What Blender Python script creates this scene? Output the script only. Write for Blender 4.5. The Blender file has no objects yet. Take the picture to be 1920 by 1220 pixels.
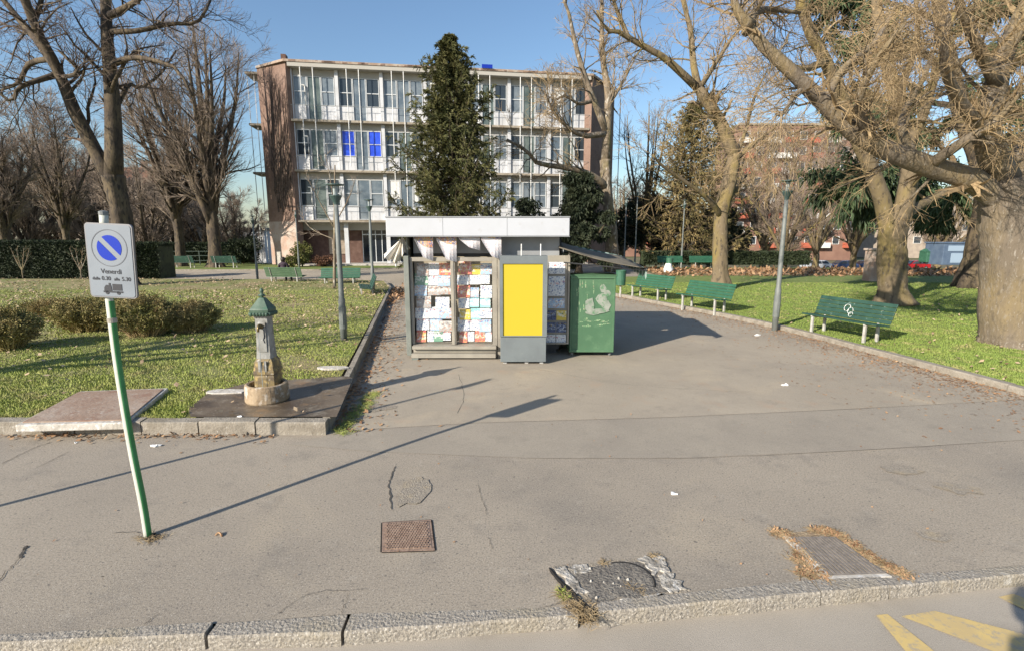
import bpy, math, random
import numpy as np
from mathutils import Vector, Matrix

R = math.radians
rng = np.random.default_rng(7)
random.seed(7)
SC = bpy.context.scene
COL = SC.collection

# ------------------------------------------------------------------ camera, sky, sun, exposure
CAM_H, FOC, PITCH = 2.5, 960.0, math.atan(170 / 960)
cam = bpy.data.cameras.new('camera')
cam.sensor_width = 36; cam.lens = 18; cam.clip_start = 0.05; cam.clip_end = 3000
camo = bpy.data.objects.new('camera', cam); COL.objects.link(camo)
camo.location = (0, 0, CAM_H); camo.rotation_euler = (math.pi / 2 - PITCH, 0, 0)
SC.camera = camo

SUN_EL, SUN_AZ = R(26.5), R(226)          # azimuth clockwise from +Y: behind the camera and to its left
W = bpy.data.worlds.new('World'); SC.world = W; W.use_nodes = True
wn = W.node_tree
bg = wn.nodes['Background']; bg.inputs['Strength'].default_value = 0.104
sky = wn.nodes.new('ShaderNodeTexSky'); sky.sky_type = 'NISHITA'; sky.sun_disc = False
sky.sun_elevation = SUN_EL; sky.sun_rotation = SUN_AZ; sky.air_density = 1.2; sky.dust_density = 0.9; sky.ozone_density = 4.0
wn.links.new(sky.outputs[0], bg.inputs[0])
sl = bpy.data.lights.new('sun', 'SUN'); sl.energy = 5.0; sl.angle = R(0.5); sl.color = (1.0, 0.91, 0.78)
so = bpy.data.objects.new('sun', sl); COL.objects.link(so)
sd = Vector((math.sin(SUN_AZ) * math.cos(SUN_EL), math.cos(SUN_AZ) * math.cos(SUN_EL), math.sin(SUN_EL)))
so.rotation_euler = sd.to_track_quat('Z', 'Y').to_euler(); so.location = (-20, -20, 30)
SC.view_settings.view_transform = 'Standard'; SC.view_settings.look = 'None'
SC.view_settings.exposure = 0.70; SC.view_settings.gamma = 1

# ------------------------------------------------------------------ helpers
def ray(x, y):
    u = (x - 960) / FOC; v = (y - 610) / FOC
    return np.array((u, math.cos(PITCH) - v * math.sin(PITCH), -math.sin(PITCH) - v * math.cos(PITCH)))
def g(x, y, z=0.0):                       # photo pixel -> point on the level z
    d = ray(x, y); t = (z - CAM_H) / d[2]
    return np.array((d[0] * t, d[1] * t, z))
def at(x, y, Y):                          # photo pixel -> point at distance Y
    d = ray(x, y); t = Y / d[1]
    return np.array((d[0] * t, Y, CAM_H + d[2] * t))
def ground_z(x, y):                       # the park falls away gently behind and to the right
    t = np.clip((np.asarray(y, float) - 39.5) / 42, 0, 1)
    return -0.3 - 2.75 * t

class MB:
    def __init__(s): s.V = []; s.F = []; s.n = 0; s.smooth = False
    def add(s, v, faces, mi=0):
        v = np.asarray(v, float).reshape(-1, 3)
        by = {}
        for f in faces: by.setdefault(len(f), []).append(f)
        for k, fl in by.items(): s.F.append((np.asarray(fl, int) + s.n, mi))
        s.V.append(v); s.n += len(v); return s
    def addq(s, v, f, mi=0):
        s.F.append((np.asarray(f, int) + s.n, mi)); v = np.asarray(v, float).reshape(-1, 3); s.V.append(v); s.n += len(v); return s
    def box(s, a, b, mi=0, rot=None, c=None):
        x0, y0, z0 = a; x1, y1, z1 = b
        v = np.array([(x0,y0,z0),(x1,y0,z0),(x1,y1,z0),(x0,y1,z0),(x0,y0,z1),(x1,y0,z1),(x1,y1,z1),(x0,y1,z1)], float)
        if rot is not None:
            c = v.mean(0) if c is None else np.asarray(c, float)
            v = (v - c) @ np.array(rot).T + c
        return s.add(v, [(0,3,2,1),(4,5,6,7),(0,1,5,4),(1,2,6,5),(2,3,7,6),(3,0,4,7)], mi)
    def prism(s, poly, z0, z1, mi=0):      # poly: list of xy (ccw); z may be scalars
        n = len(poly); p = np.asarray(poly, float)[:, :2]
        v = np.vstack([np.c_[p, np.full(n, z0)], np.c_[p, np.full(n, z1)]])
        f = [tuple(range(n))[::-1], tuple(range(n, 2 * n))] + [(i, (i + 1) % n, n + (i + 1) % n, n + i) for i in range(n)]
        return s.add(v, f, mi)
    def sheet(s, poly, mi=0): return s.add(poly, [tuple(range(len(poly)))], mi)
    def lathe(s, prof, c=(0,0,0), n=24, mi=0, sq=0.0, rot=0.0):    # prof (r,z); sq>0 -> squarish section
        a = np.arange(n) / n * 2 * math.pi + rot
        k = 1.0
        if sq: k = 1 / np.maximum(abs(np.cos(a)), abs(np.sin(a))) * sq + (1 - sq)
        v = []
        for r, z in prof: v.append(np.c_[np.cos(a) * r * k + c[0], np.sin(a) * r * k + c[1], np.full(n, z + c[2])])
        m = len(prof); f = []
        for j in range(m - 1):
            for i in range(n): f.append((j*n+i, j*n+(i+1)%n, (j+1)*n+(i+1)%n, (j+1)*n+i))
        f.append(tuple(range(n))[::-1]); f.append(tuple(range((m-1)*n, m*n)))
        return s.add(np.vstack(v), f, mi)
    def tubes(s, pts, rad, sides=3, mi=0):  # pts (N,n,3), rad (N,n)
        pts = np.asarray(pts, float); rad = np.asarray(rad, float)
        N, n, _ = pts.shape
        if N == 0: return s
        t = np.gradient(pts, axis=1); t /= np.linalg.norm(t, axis=2, keepdims=True) + 1e-9
        ref = np.where(abs(t[:, :1, 2:3]) > .9, np.array([[[1., 0, 0]]]), np.array([[[0, 0, 1.]]]))
        ref = np.repeat(ref, n, axis=1)
        a = np.cross(t, ref); a /= np.linalg.norm(a, axis=2, keepdims=True) + 1e-9
        b = np.cross(t, a)
        th = np.arange(sides) / sides * 2 * math.pi
        v = pts[:, :, None] + rad[:, :, None, None] * (np.cos(th)[None, None, :, None] * a[:, :, None] + np.sin(th)[None, None, :, None] * b[:, :, None])
        idx = np.arange(N * n * sides).reshape(N, n, sides)
        i0 = idx[:, :-1]; i1 = idx[:, 1:]
        f = np.stack([i0, np.roll(i0, -1, 2), np.roll(i1, -1, 2), i1], -1).reshape(-1, 4)
        s.addq(v, f, mi); base = s.n - N * n * sides
        for e, rv in ((0, -1), (n - 1, 1)):
            fc = idx[:, e][:, ::rv] + base - s.n
            s.F.append((fc + s.n, mi))
        return s
    def tube(s, p, r, sides=10, mi=0):
        p = np.asarray(p, float); r = np.full(len(p), r, float) if np.isscalar(r) else np.asarray(r, float)
        return s.tubes(p[None], r[None], sides, mi)

def obj(name, mb, mats, parent=None, world=False, loc=None, smooth=False, bevel=0):
    V = np.vstack(mb.V).copy()
    if parent is not None and world: V -= np.array(parent.location)
    if loc is not None: V -= np.asarray(loc, float)
    me = bpy.data.meshes.new(name)
    nl = sum(f.size for f, _ in mb.F); nf = sum(len(f) for f, _ in mb.F)
    me.vertices.add(len(V)); me.vertices.foreach_set('co', V.ravel())
    me.loops.add(nl); me.polygons.add(nf)
    me.loops.foreach_set('vertex_index', np.concatenate([f.ravel() for f, _ in mb.F]))
    tot = np.concatenate([np.full(len(f), f.shape[1]) for f, _ in mb.F])
    me.polygons.foreach_set('loop_start', np.concatenate([[0], np.cumsum(tot)[:-1]]))
    me.polygons.foreach_set('material_index', np.concatenate([np.full(len(f), m) for f, m in mb.F]))
    me.polygons.foreach_set('use_smooth', np.full(nf, bool(smooth)))
    me.update(calc_edges=True); me.validate()
    for m in (mats if isinstance(mats, (list, tuple)) else [mats]): me.materials.append(m)
    o = bpy.data.objects.new(name, me); COL.objects.link(o)
    if parent is not None: o.parent = parent
    if loc is not None: o.location = loc
    if bevel:
        b = o.modifiers.new('bevel', 'BEVEL'); b.width = bevel; b.segments = 2; b.limit_method = 'ANGLE'
    return o
def tag(o, label=None, cat=None, group=None, kind=None):
    for k, v in (('label', label), ('category', cat), ('group', group), ('kind', kind)):
        if v: o[k] = v
    return o
def thing(name, label, cat, loc=(0,0,0), rz=0.0, group=None):
    o = bpy.data.objects.new(name, None); COL.objects.link(o)
    o.location = [float(c) for c in loc]; o.rotation_euler = (0, 0, rz); o.empty_display_size = .2
    return tag(o, label, cat, group)
def struct(name, mb, m, **k): return tag(obj(name, mb, m, **k), kind='structure')
def dup(root, loc, rz, label, group=None, scale=None):
    r = root.copy(); COL.objects.link(r); r.location = [float(c) for c in loc]; r.rotation_euler = (0, 0, rz)
    r['label'] = label
    if scale: r.scale = scale
    if group: r['group'] = group
    for ch in root.children:
        c = ch.copy(); COL.objects.link(c); c.parent = r
        for q in ch.children:
            d = q.copy(); COL.objects.link(d); d.parent = c
    return r
def smooth_line(p, n):                      # Catmull-Rom through points, resampled to n
    p = np.asarray(p, float); m = len(p)
    q = np.vstack([2*p[0]-p[1], p, 2*p[-1]-p[-2]])
    out = []
    for t in np.linspace(0, m - 1 - 1e-6, n):
        i = int(t); u = t - i; a, b, c, d = q[i], q[i+1], q[i+2], q[i+3]
        out.append(.5 * (2*b + (c-a)*u + (2*a-5*b+4*c-d)*u*u + (3*b-a-3*c+d)*u**3))
    return np.array(out)

# ------------------------------------------------------------------ materials
def mat(name, col, rough=.7, col2=None, scale=5.0, lo=.35, hi=.65, detail=6.0, bump=0.0, bscale=None, metal=0.0, spec=None, extra=None, coord='Object', stretch=None):
    m = bpy.data.materials.new(name); m.use_nodes = True
    nt = m.node_tree; N = nt.nodes; L = nt.links; b = N['Principled BSDF']
    b.inputs['Roughness'].default_value = rough; b.inputs['Metallic'].default_value = metal
    if spec is not None: b.inputs['Specular IOR Level'].default_value = spec
    b.inputs['Base Color'].default_value = (*col, 1)
    tc = N.new('ShaderNodeTexCoord'); vec = tc.outputs['Object' if coord == 'World' else coord]
    if coord == 'World':
        ge = N.new('ShaderNodeNewGeometry'); vec = ge.outputs['Position']
    if stretch:
        mp = N.new('ShaderNodeMapping'); mp.inputs['Scale'].default_value = stretch; L.new(vec, mp.inputs['Vector']); vec = mp.outputs[0]
    last = None
    def layer(prev, c2, sc, l, h, det=6.0, kind='noise', fac=1.0, rgh=.55, dist=0.0):
        t = N.new('ShaderNodeTexNoise'); t.inputs['Scale'].default_value = sc; t.inputs['Detail'].default_value = det
        t.inputs['Roughness'].default_value = rgh; t.inputs['Distortion'].default_value = dist
        L.new(vec, t.inputs['Vector'])
        mr = N.new('ShaderNodeMapRange'); mr.inputs[1].default_value = l; mr.inputs[2].default_value = h; mr.inputs[4].default_value = fac
        L.new(t.outputs['Fac'], mr.inputs[0])
        mx = N.new('ShaderNodeMix'); mx.data_type = 'RGBA'
        if prev is None: mx.inputs[6].default_value = (*col, 1)
        else: L.new(prev, mx.inputs[6])
        mx.inputs[7].default_value = (*c2, 1); L.new(mr.outputs[0], mx.inputs[0])
        return mx.outputs[2]
    if col2 is not None: last = layer(None, col2, scale, lo, hi, detail)
    for e in (extra or []): last = layer(last, *e[:4], **(e[4] if len(e) > 4 else {}))
    if last is not None: L.new(last, b.inputs['Base Color'])
    if bump:
        t = N.new('ShaderNodeTexNoise'); t.inputs['Scale'].default_value = bscale or scale * 4; t.inputs['Detail'].default_value = 5
        L.new(vec, t.inputs['Vector'])
        bp = N.new('ShaderNodeBump'); bp.inputs['Strength'].default_value = bump; bp.inputs['Distance'].default_value = .02
        L.new(t.outputs['Fac'], bp.inputs['Height']); L.new(bp.outputs[0], b.inputs['Normal'])
    return m
def glass_mat(name, tint=(.02,.03,.04), rough=.03, transp=.0, spec=.5):
    m = bpy.data.materials.new(name); m.use_nodes = True; nt = m.node_tree; b = nt.nodes['Principled BSDF']
    b.inputs['Base Color'].default_value = (*tint, 1); b.inputs['Roughness'].default_value = rough; b.inputs['IOR'].default_value = 1.5
    if transp:
        tr = nt.nodes.new('ShaderNodeBsdfTransparent'); mx = nt.nodes.new('ShaderNodeMixShader'); gl = nt.nodes.new('ShaderNodeBsdfGlossy')
        gl.inputs['Roughness'].default_value = .02; mx.inputs[0].default_value = 1 - transp
        nt.links.new(tr.outputs[0], mx.inputs[1]); nt.links.new(gl.outputs[0], mx.inputs[2])
        nt.links.new(mx.outputs[0], nt.nodes['Material Output'].inputs[0])
    return m

M = {}
M['asphalt'] = mat('asphalt', (.272,.234,.185), .93, (.335,.288,.225), .45, .35, .7, bump=.3, bscale=170, coord='World',
    extra=[((.195,.173,.145), .33, .50, .66, dict(fac=.8, rgh=.65)), ((.38,.32,.235), .8, .56, .74, dict(fac=.6, dist=.8)), ((.19,.168,.14), 2.3, .53, .68, dict(fac=.6, rgh=.75)), ((.36,.325,.27), 4.5, .58, .70, dict(fac=.5, rgh=.75)), ((.12,.106,.09), 62, .51, .63, dict(fac=.75, det=4, rgh=.7)),
           ((.50,.455,.39), 75, .56, .66, dict(fac=.7, det=4, rgh=.7)), ((.145,.13,.11), 7, .66, .72, dict(fac=.6, rgh=.8)), ((.10,.09,.08), 26, .70, .74, dict(det=1, fac=.7)), ((.42,.385,.33), 45, .74, .77, dict(det=1, fac=.6))])
M['plaza'] = mat('asphalt_plaza', (.30,.258,.20), .93, (.36,.31,.24), .45, .35, .7, bump=.3, bscale=170, coord='World',
    extra=[((.255,.222,.178), .5, .50, .68, dict(fac=.75, rgh=.65)), ((.42,.345,.245), .9, .55, .72, dict(fac=.6, dist=.8)), ((.24,.208,.165), 2.6, .54, .68, dict(fac=.6, rgh=.75)), ((.16,.14,.115), 62, .54, .66, dict(fac=.5, det=4, rgh=.7)), ((.50,.45,.38), 75, .58, .69, dict(fac=.5, det=4, rgh=.7)), ((.19,.165,.13), 7, .66, .72, dict(fac=.6, rgh=.8)), ((.36,.25,.17), 1.7, .60, .74, dict(fac=.5))])
M['patch'] = mat('asphalt_patch', (.258,.226,.182), .93, (.305,.267,.212), 1.1, .35, .7, bump=.2, bscale=170, coord='World',
    extra=[((.33,.29,.23), 2.3, .56, .75, dict(fac=.4)), ((.14,.124,.105), 62, .53, .65, dict(fac=.6, det=4, rgh=.7)), ((.44,.40,.345), 75, .58, .68, dict(fac=.6, det=4, rgh=.7)), ((.20,.178,.145), 2.6, .54, .68, dict(fac=.5, rgh=.75))])
M['gravelly'] = mat('asphalt_gravelly', (.275,.24,.19), .95, (.21,.18,.145), 60, .45, .6, bump=.7, bscale=70, coord='World',
    extra=[((.43,.39,.33), 90, .6, .7, dict(det=2)), ((.35,.28,.18), 6, .5, .65, dict(fac=.5))])
M['road'] = mat('road_asphalt', (.31,.275,.225), .9, (.37,.33,.275), .9, .35, .7, bump=.3, bscale=150, coord='World',
    extra=[((.15,.135,.12), 130, .56, .7, dict(fac=.5, det=2)), ((.46,.42,.36), 150, .62, .73, dict(fac=.55, det=2)), ((.21,.185,.15), 2.2, .58, .72, dict(fac=.5))])
M['crack'] = mat('crack_dirt', (.075,.066,.055), .95)
M['granite'] = mat('kerb_granite', (.30,.27,.225), .85, (.19,.17,.145), 55, .42, .6, bump=.8, bscale=45, coord='World',
    extra=[((.46,.43,.38), 75, .58, .68, dict(det=2)), ((.26,.22,.15), 2.5, .5, .68, dict(fac=.6)), ((.52,.50,.46), 5, .66, .74, dict(fac=.6))])
M['kerb_old'] = mat('kerb_concrete', (.28,.25,.205), .9, (.19,.165,.13), 7, .4, .65, bump=.6, bscale=40, coord='World',
    extra=[((.15,.125,.085), 2.2, .58, .7, dict(fac=.7)), ((.47,.45,.41), 30, .62, .72, dict(fac=.7))])
M['soil_lawn'] = mat('lawn_soil', (.16,.19,.045), .95, (.21,.205,.07), 1.4, .35, .65, bump=.8, bscale=30, coord='World',
    extra=[((.27,.205,.11), .42, .46, .62, dict(fac=.85)), ((.085,.115,.024), 7, .5, .68, dict(fac=.6)), ((.30,.245,.13), 22, .56, .68, dict(fac=.7))])
M['lawn_green'] = mat('lawn_green', (.125,.175,.032), .95, (.16,.195,.042), 1.1, .35, .65, bump=.8, bscale=30, coord='World',
    extra=[((.07,.11,.016), 7, .5, .66, dict(fac=.6)), ((.19,.165,.06), .5, .58, .72, dict(fac=.6)), ((.19,.17,.06), 24, .6, .7, dict(fac=.5))])
M['lawn_brown'] = mat('lawn_leafy', (.20,.15,.085), .95, (.11,.12,.035), .8, .42, .62, bump=.8, bscale=20, coord='World',
    extra=[((.27,.19,.11), 8, .5, .66, dict(fac=.7)), ((.09,.065,.035), 12, .58, .7, dict(fac=.7))])
M['far_ground'] = mat('far_ground', (.075,.085,.03), .95, (.13,.105,.06), .15, .4, .6, coord='World')
def blade_mat(name, a, b, c):
    return mat(name, a, .75, b, 1.3, .35, .65, coord='World', extra=[(c, 11, .5, .66, dict(fac=.7)), ((.33,.27,.13), 2.6, .54, .72, dict(fac=.8))])
M['blade'] = blade_mat('grass_blade', (.25,.30,.06), (.33,.345,.095), (.16,.21,.036))
M['blade_r'] = blade_mat('grass_blade_bright', (.165,.235,.042), (.215,.265,.058), (.105,.155,.026))
M['dryblade'] = mat('dry_grass', (.31,.235,.135), .85, (.22,.16,.085), 9, .4, .6, coord='World')
M['leaf'] = mat('dead_leaf', (.33,.235,.14), .85, (.47,.36,.235), 2.7, .35, .6, coord='World', extra=[((.15,.085,.045), 5.1, .5, .62, {})])
M['leaf_o'] = mat('dead_leaf_rust', (.28,.15,.075), .85, (.38,.24,.13), 2.7, .35, .6, coord='World', extra=[((.17,.085,.04), 5.1, .5, .62, {})])
M['bark_dark'] = mat('bark_dark', (.06,.045,.032), .95, (.13,.098,.058), 3, .4, .65, bump=1, bscale=9, coord='World', stretch=(1,1,.35), extra=[((.035,.028,.022), 9, .5, .62, {})])
M['bark_moss'] = mat('bark_mossy', (.155,.118,.072), .95, (.205,.155,.052), 2.0, .45, .66, bump=1, bscale=9, coord='World', stretch=(1,1,.4), extra=[((.075,.058,.04), 8, .52, .65, {}), ((.30,.25,.185), 14, .6, .72, dict(fac=.6))])
M['bark_park'] = mat('bark_park_tree', (.14,.113,.083), .95, (.21,.16,.085), 1.6, .42, .66, bump=1, bscale=22, coord='World', stretch=(1,1,.3), extra=[((.085,.07,.052), 9, .54, .68, dict(rgh=.7, fac=.8)), ((.23,.20,.16), 11, .54, .66, dict(fac=.8, rgh=.7)), ((.31,.28,.245), 26, .60, .70, dict(fac=.7)), ((.075,.06,.045), 34, .60, .68, dict(fac=.6))])
M['bark_plane'] = mat('bark_plane', (.215,.17,.122), .95, (.12,.095,.065), 4, .4, .62, bump=1, bscale=10, coord='World', stretch=(1,1,.45), extra=[((.42,.38,.32), 7, .57, .66, dict(fac=.8)), ((.22,.185,.07), 1.2, .56, .68, dict(fac=.6))])
M['twig_dark'] = mat('twig_dark', (.085,.06,.045), .9, (.16,.115,.085), 2.5, .4, .65, coord='World')
M['twig_brown'] = mat('twig_brown', (.19,.148,.113), .9, (.275,.215,.165), 1.2, .4, .65, coord='World')
M['twig_tan'] = mat('twig_tan', (.31,.225,.12), .9, (.22,.155,.085), 1.5, .4, .65, coord='World', extra=[((.14,.10,.06), 4, .55, .7, dict(fac=.7))])
M['spruce'] = mat('spruce_needles', (.095,.105,.034), .7, (.15,.138,.048), 1.1, .38, .66, coord='World', extra=[((.045,.055,.02), 2.7, .52, .68, {}), ((.13,.10,.045), 5, .64, .75, dict(fac=.7))])
M['cedar'] = mat('cedar_needles', (.05,.085,.035), .7, (.085,.125,.05), 1.1, .4, .65, coord='World', extra=[((.025,.04,.02), 2, .5, .65, {})])
M['yew'] = mat('yew_needles', (.022,.034,.016), .7, (.045,.055,.025), 1.3, .4, .65, coord='World')
M['olive'] = mat('golden_needles', (.37,.28,.125), .75, (.13,.115,.04), .5, .38, .62, coord='World', extra=[((.12,.105,.04), .9, .52, .70, dict(fac=.8)), ((.30,.22,.09), 3, .58, .7, dict(fac=.6))])
M['hedge'] = mat('hedge_leaf', (.024,.038,.014), .7, (.045,.062,.022), 2, .4, .65, coord='World', extra=[((.012,.018,.008), 6, .5, .65, {})])
M['spirea'] = mat('spirea_twig', (.42,.32,.17), .9, (.33,.27,.11), 1.6, .4, .62, coord='World', extra=[((.29,.175,.10), .9, .52, .66, {})])
M['spirea_leaf'] = mat('spirea_leaf', (.26,.245,.08), .8, (.36,.28,.13), 1.6, .4, .62, coord='World', extra=[((.17,.15,.05), 4, .52, .68, {})])
M['brick'] = mat('brown_brick', (.185,.118,.09), .92, (.25,.168,.13), .6, .35, .65, bump=.4, bscale=16, coord='Object', extra=[((.14,.085,.062), 3, .52, .68, dict(fac=.7)), ((.36,.27,.21), 14, .56, .68, dict(fac=.5))])
M['plaster'] = mat('old_plaster', (.33,.235,.185), .9, (.42,.35,.30), 1.2, .4, .6, extra=[((.38,.25,.19), 2, .55, .66, {})])
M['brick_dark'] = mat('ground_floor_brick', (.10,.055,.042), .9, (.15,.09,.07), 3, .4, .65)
M['white_panel'] = mat('white_panel', (.54,.55,.57), .6, (.45,.45,.45), 1.3, .45, .7, extra=[((.30,.27,.23), 2.2, .60, .76, dict(fac=.6)), ((.36,.33,.29), 7, .64, .76, dict(fac=.6))])
M['slab'] = mat('slab_concrete', (.33,.29,.23), .9, (.24,.20,.15), 1.5, .4, .65, extra=[((.45,.41,.35), 5, .58, .70, {}), ((.20,.14,.10), 4, .6, .7, dict(fac=.8))])
M['soffit'] = mat('soffit_paint', (.40,.38,.34), .9, (.38,.36,.32), .8, .45, .7)
M['roofedge'] = mat('roof_edge', (.30,.215,.16), .9, (.42,.37,.31), 2, .4, .6, extra=[((.25,.15,.10), 4, .55, .65, {})])
M['metal_white'] = mat('white_metal', (.66,.66,.64), .5, (.5,.48,.44), 6, .5, .75)
M['rail'] = mat('rail_grey', (.16,.17,.17), .5)
M['winframe'] = mat('window_frame', (.55,.57,.58), .45)
M['pane'] = glass_mat('window_pane', (.035,.045,.055), .04)
M['pane_blue'] = mat('blue_film', (.02,.06,.55), .35, (.03,.10,.72), 1.5, .4, .6)
M['pane_curtain'] = mat('curtained_pane', (.10,.13,.16), .1, (.18,.21,.235), .9, .42, .58)
M['pane_green'] = mat('green_pane', (.075,.10,.095), .12, (.13,.16,.15), 1.2, .4, .6)
M['door_glass'] = glass_mat('door_glass', (.015,.02,.028), .05)
M['shutter'] = mat('shutter_beige', (.38,.31,.24), .7, (.30,.24,.18), 3, .4, .6)
M['kiosk_white'] = mat('kiosk_fascia', (.44,.455,.485), .5, (.40,.41,.43), 1.2, .45, .7, extra=[((.33,.31,.28), 6, .64, .78, dict(fac=.5))])
M['kiosk_beige'] = mat('kiosk_aluminium', (.31,.285,.235), .5, (.24,.22,.185), 3, .4, .65, extra=[((.42,.39,.33), 12, .6, .7, dict(fac=.5))])
M['kiosk_green'] = mat('kiosk_post', (.15,.165,.145), .5, (.20,.21,.185), 3, .4, .65)
M['kiosk_dark'] = mat('kiosk_dark', (.09,.095,.10), .7, (.06,.06,.065), 4, .4, .6)
M['kiosk_grey'] = mat('kiosk_grey_panel', (.27,.28,.29), .55, (.22,.23,.24), 2, .4, .6)
M['backing'] = mat('display_backing', (.36,.31,.22), .8, (.28,.24,.17), 2, .4, .6)
M['ad_grey'] = mat('advert_frame_grey', (.15,.172,.178), .5, (.13,.148,.155), 3, .4, .65, extra=[((.22,.23,.23), 9, .62, .74, dict(fac=.4))])
M['ad_yellow'] = mat('poster_yellow', (.475,.372,.033), .85, spec=.15)
M['glass'] = glass_mat('display_glass', transp=.93)
M['green_paint'] = mat('green_box_paint', (.055,.13,.068), .6, (.075,.16,.085), 2.2, .4, .65, extra=[((.12,.22,.12), 5, .56, .72, dict(fac=.5)), ((.035,.075,.045), 9, .56, .7, dict(fac=.55, rgh=.75)), ((.20,.16,.10), 20, .68, .74, dict(fac=.6))])
M['torn'] = mat('torn_paper', (.17,.21,.165), .8, (.27,.29,.25), 6, .4, .6, extra=[((.10,.20,.11), 13, .54, .64, {})])
M['awning'] = mat('awning_canvas', (.13,.115,.085), .9, (.20,.17,.125), 3, .4, .65, extra=[((.07,.065,.05), 9, .55, .68, {})])
M['valance'] = mat('awning_valance', (.32,.42,.39), .85, (.24,.32,.30), 6, .4, .6)
M['bench_green'] = mat('bench_green', (.014,.08,.043), .62, (.021,.10,.053), 5, .4, .65, extra=[((.07,.14,.09), 14, .64, .74, dict(fac=.6))])
M['bench_dark'] = mat('bench_dark_green', (.013,.05,.036), .6, (.02,.066,.046), 5, .4, .65, extra=[((.20,.27,.23), 11, .645, .71, dict(fac=.8))])
M['bench_pale'] = mat('bench_pale_green', (.085,.15,.085), .5, (.065,.12,.07), 5, .4, .65)
M['leg'] = mat('bench_leg', (.42,.42,.39), .6, (.32,.30,.27), 9, .4, .65)
M['lamp_pole'] = mat('lamp_pole_grey', (.125,.14,.132), .55, (.17,.18,.172), 4, .4, .65)
M['lamp_dark'] = mat('lamp_head_dark', (.05,.085,.08), .4)
M['lamp_glass'] = mat('lamp_glass', (.30,.34,.34), .2)
M['bin_green'] = mat('bin_green', (.03,.10,.06), .5, (.045,.13,.08), 5, .4, .6)
M['bag'] = mat('plastic_bag_white', (.78,.78,.76), .4)
M['sign_pole'] = mat('sign_pole_paint', (.48,.49,.43), .5, (.42,.45,.38), 14, .45, .7)
M['algae'] = mat('green_pole_paint', (.035,.19,.05), .55, (.06,.25,.085), 5, .4, .65)
M['sign_face'] = mat('sign_face_grey', (.185,.212,.243), .55, (.16,.184,.212), 4, .4, .7)
M['sign_line'] = mat('sign_line', (.10,.11,.13), .5)
M['sign_blue'] = mat('sign_blue', (.006,.03,.33), .6, spec=.2)
M['sign_black'] = mat('sign_black', (.02,.022,.03), .5)
M['sign_rim'] = mat('sign_rim', (.19,.19,.20), .5, metal=.4)
M['iron_white'] = mat('fountain_grey_iron', (.28,.28,.265), .6, (.19,.19,.175), 5, .4, .62, extra=[((.13,.115,.09), 8, .52, .68, dict(fac=.75)), ((.48,.48,.46), 14, .6, .7, dict(fac=.6))])
M['iron_green'] = mat('fountain_green_iron', (.045,.088,.06), .6, (.075,.12,.085), 8, .4, .62, extra=[((.03,.10,.06), 14, .56, .68, {})])
M['iron_rust'] = mat('fountain_stained', (.21,.155,.065), .7, (.10,.075,.045), 7, .4, .6, extra=[((.35,.25,.09), 12, .54, .66, {}), ((.34,.32,.28), 20, .6, .7, {})])
M['basin'] = mat('fountain_basin_stone', (.34,.26,.17), .8, (.24,.17,.10), 5, .4, .62, bump=.4, extra=[((.52,.48,.42), 6, .56, .66, dict(fac=.85)), ((.13,.10,.065), 14, .58, .7, {})])
M['water'] = glass_mat('basin_water', (.02,.022,.015), .03)
M['brass'] = mat('brass_spout', (.16,.12,.055), .4, metal=.7)
M['wet'] = mat('wet_concrete', (.10,.075,.048), .45, (.16,.122,.082), 1.6, .38, .62, bump=.3, coord='World', extra=[((.25,.215,.165), 2.6, .53, .66, dict(fac=.8, rgh=.7)), ((.055,.038,.024), 2.1, .50, .66, dict(fac=.75)), ((.24,.15,.075), 4, .57, .68, dict(fac=.6)), ((.36,.33,.28), 32, .60, .70, dict(fac=.6))])
M['rustslab'] = mat('rusty_slab_top', (.26,.175,.125), .85, (.33,.26,.205), 2.5, .4, .62, bump=.35, bscale=25, coord='World', extra=[((.21,.115,.075), 5, .52, .66, dict(fac=.8)), ((.40,.36,.31), 16, .6, .7, dict(fac=.6))])
M['concrete'] = mat('pale_concrete', (.50,.47,.42), .9, (.38,.35,.30), 6, .4, .62, bump=.5, coord='World', extra=[((.62,.60,.57), 18, .55, .65, {}), ((.22,.20,.16), 10, .6, .7, dict(fac=.7))])
M['rust_iron'] = mat('rusty_cover', (.23,.155,.115), .8, (.29,.21,.16), 20, .4, .62, coord='World', extra=[((.14,.095,.07), 45, .5, .62, {})])
M['grate_iron'] = mat('grate_iron', (.20,.175,.15), .65, (.27,.235,.20), 25, .4, .62, coord='World', metal=.2)
M['hole'] = mat('dark_gap', (.012,.011,.01), .95)
M['yellow_paint'] = mat('yellow_road_paint', (.52,.385,.15), .85, (.45,.34,.16), 6, .4, .62, coord='World', extra=[((.31,.27,.205), 16, .50, .62, dict(fac=.85, rgh=.75))])
M['paper'] = mat('litter_paper', (.78,.78,.76), .8)
M['red_brick'] = mat('apartment_brick', (.20,.11,.08), .9, (.25,.145,.105), .4, .4, .62)
M['balcony_red'] = mat('balcony_orange', (.42,.11,.06), .8)
M['balcony_white'] = mat('balcony_white', (.68,.66,.62), .8)
M['roof_tile'] = mat('roof_tile', (.25,.11,.065), .9, (.20,.09,.055), 3, .4, .6)
M['house_wall'] = mat('house_wall', (.40,.33,.26), .9, (.33,.27,.22), 1, .4, .6)
M['far_window'] = glass_mat('far_window', (.05,.06,.07), .1)
M['fence'] = mat('fence_dark_green', (.015,.035,.025), .6)
M['car_white'] = mat('car_paint_white', (.72,.73,.74), .25)
M['car_blue'] = mat('car_paint_blue', (.05,.08,.17), .25)
M['car_red'] = mat('car_paint_red', (.42,.02,.025), .25)
M['tyre'] = mat('tyre', (.015,.015,.015), .8)
M['rim'] = mat('rim', (.4,.4,.4), .35, metal=.6)
M['cabin'] = mat('cabin_blue_grey', (.075,.11,.17), .5, (.10,.14,.20), 2, .4, .6)
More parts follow.
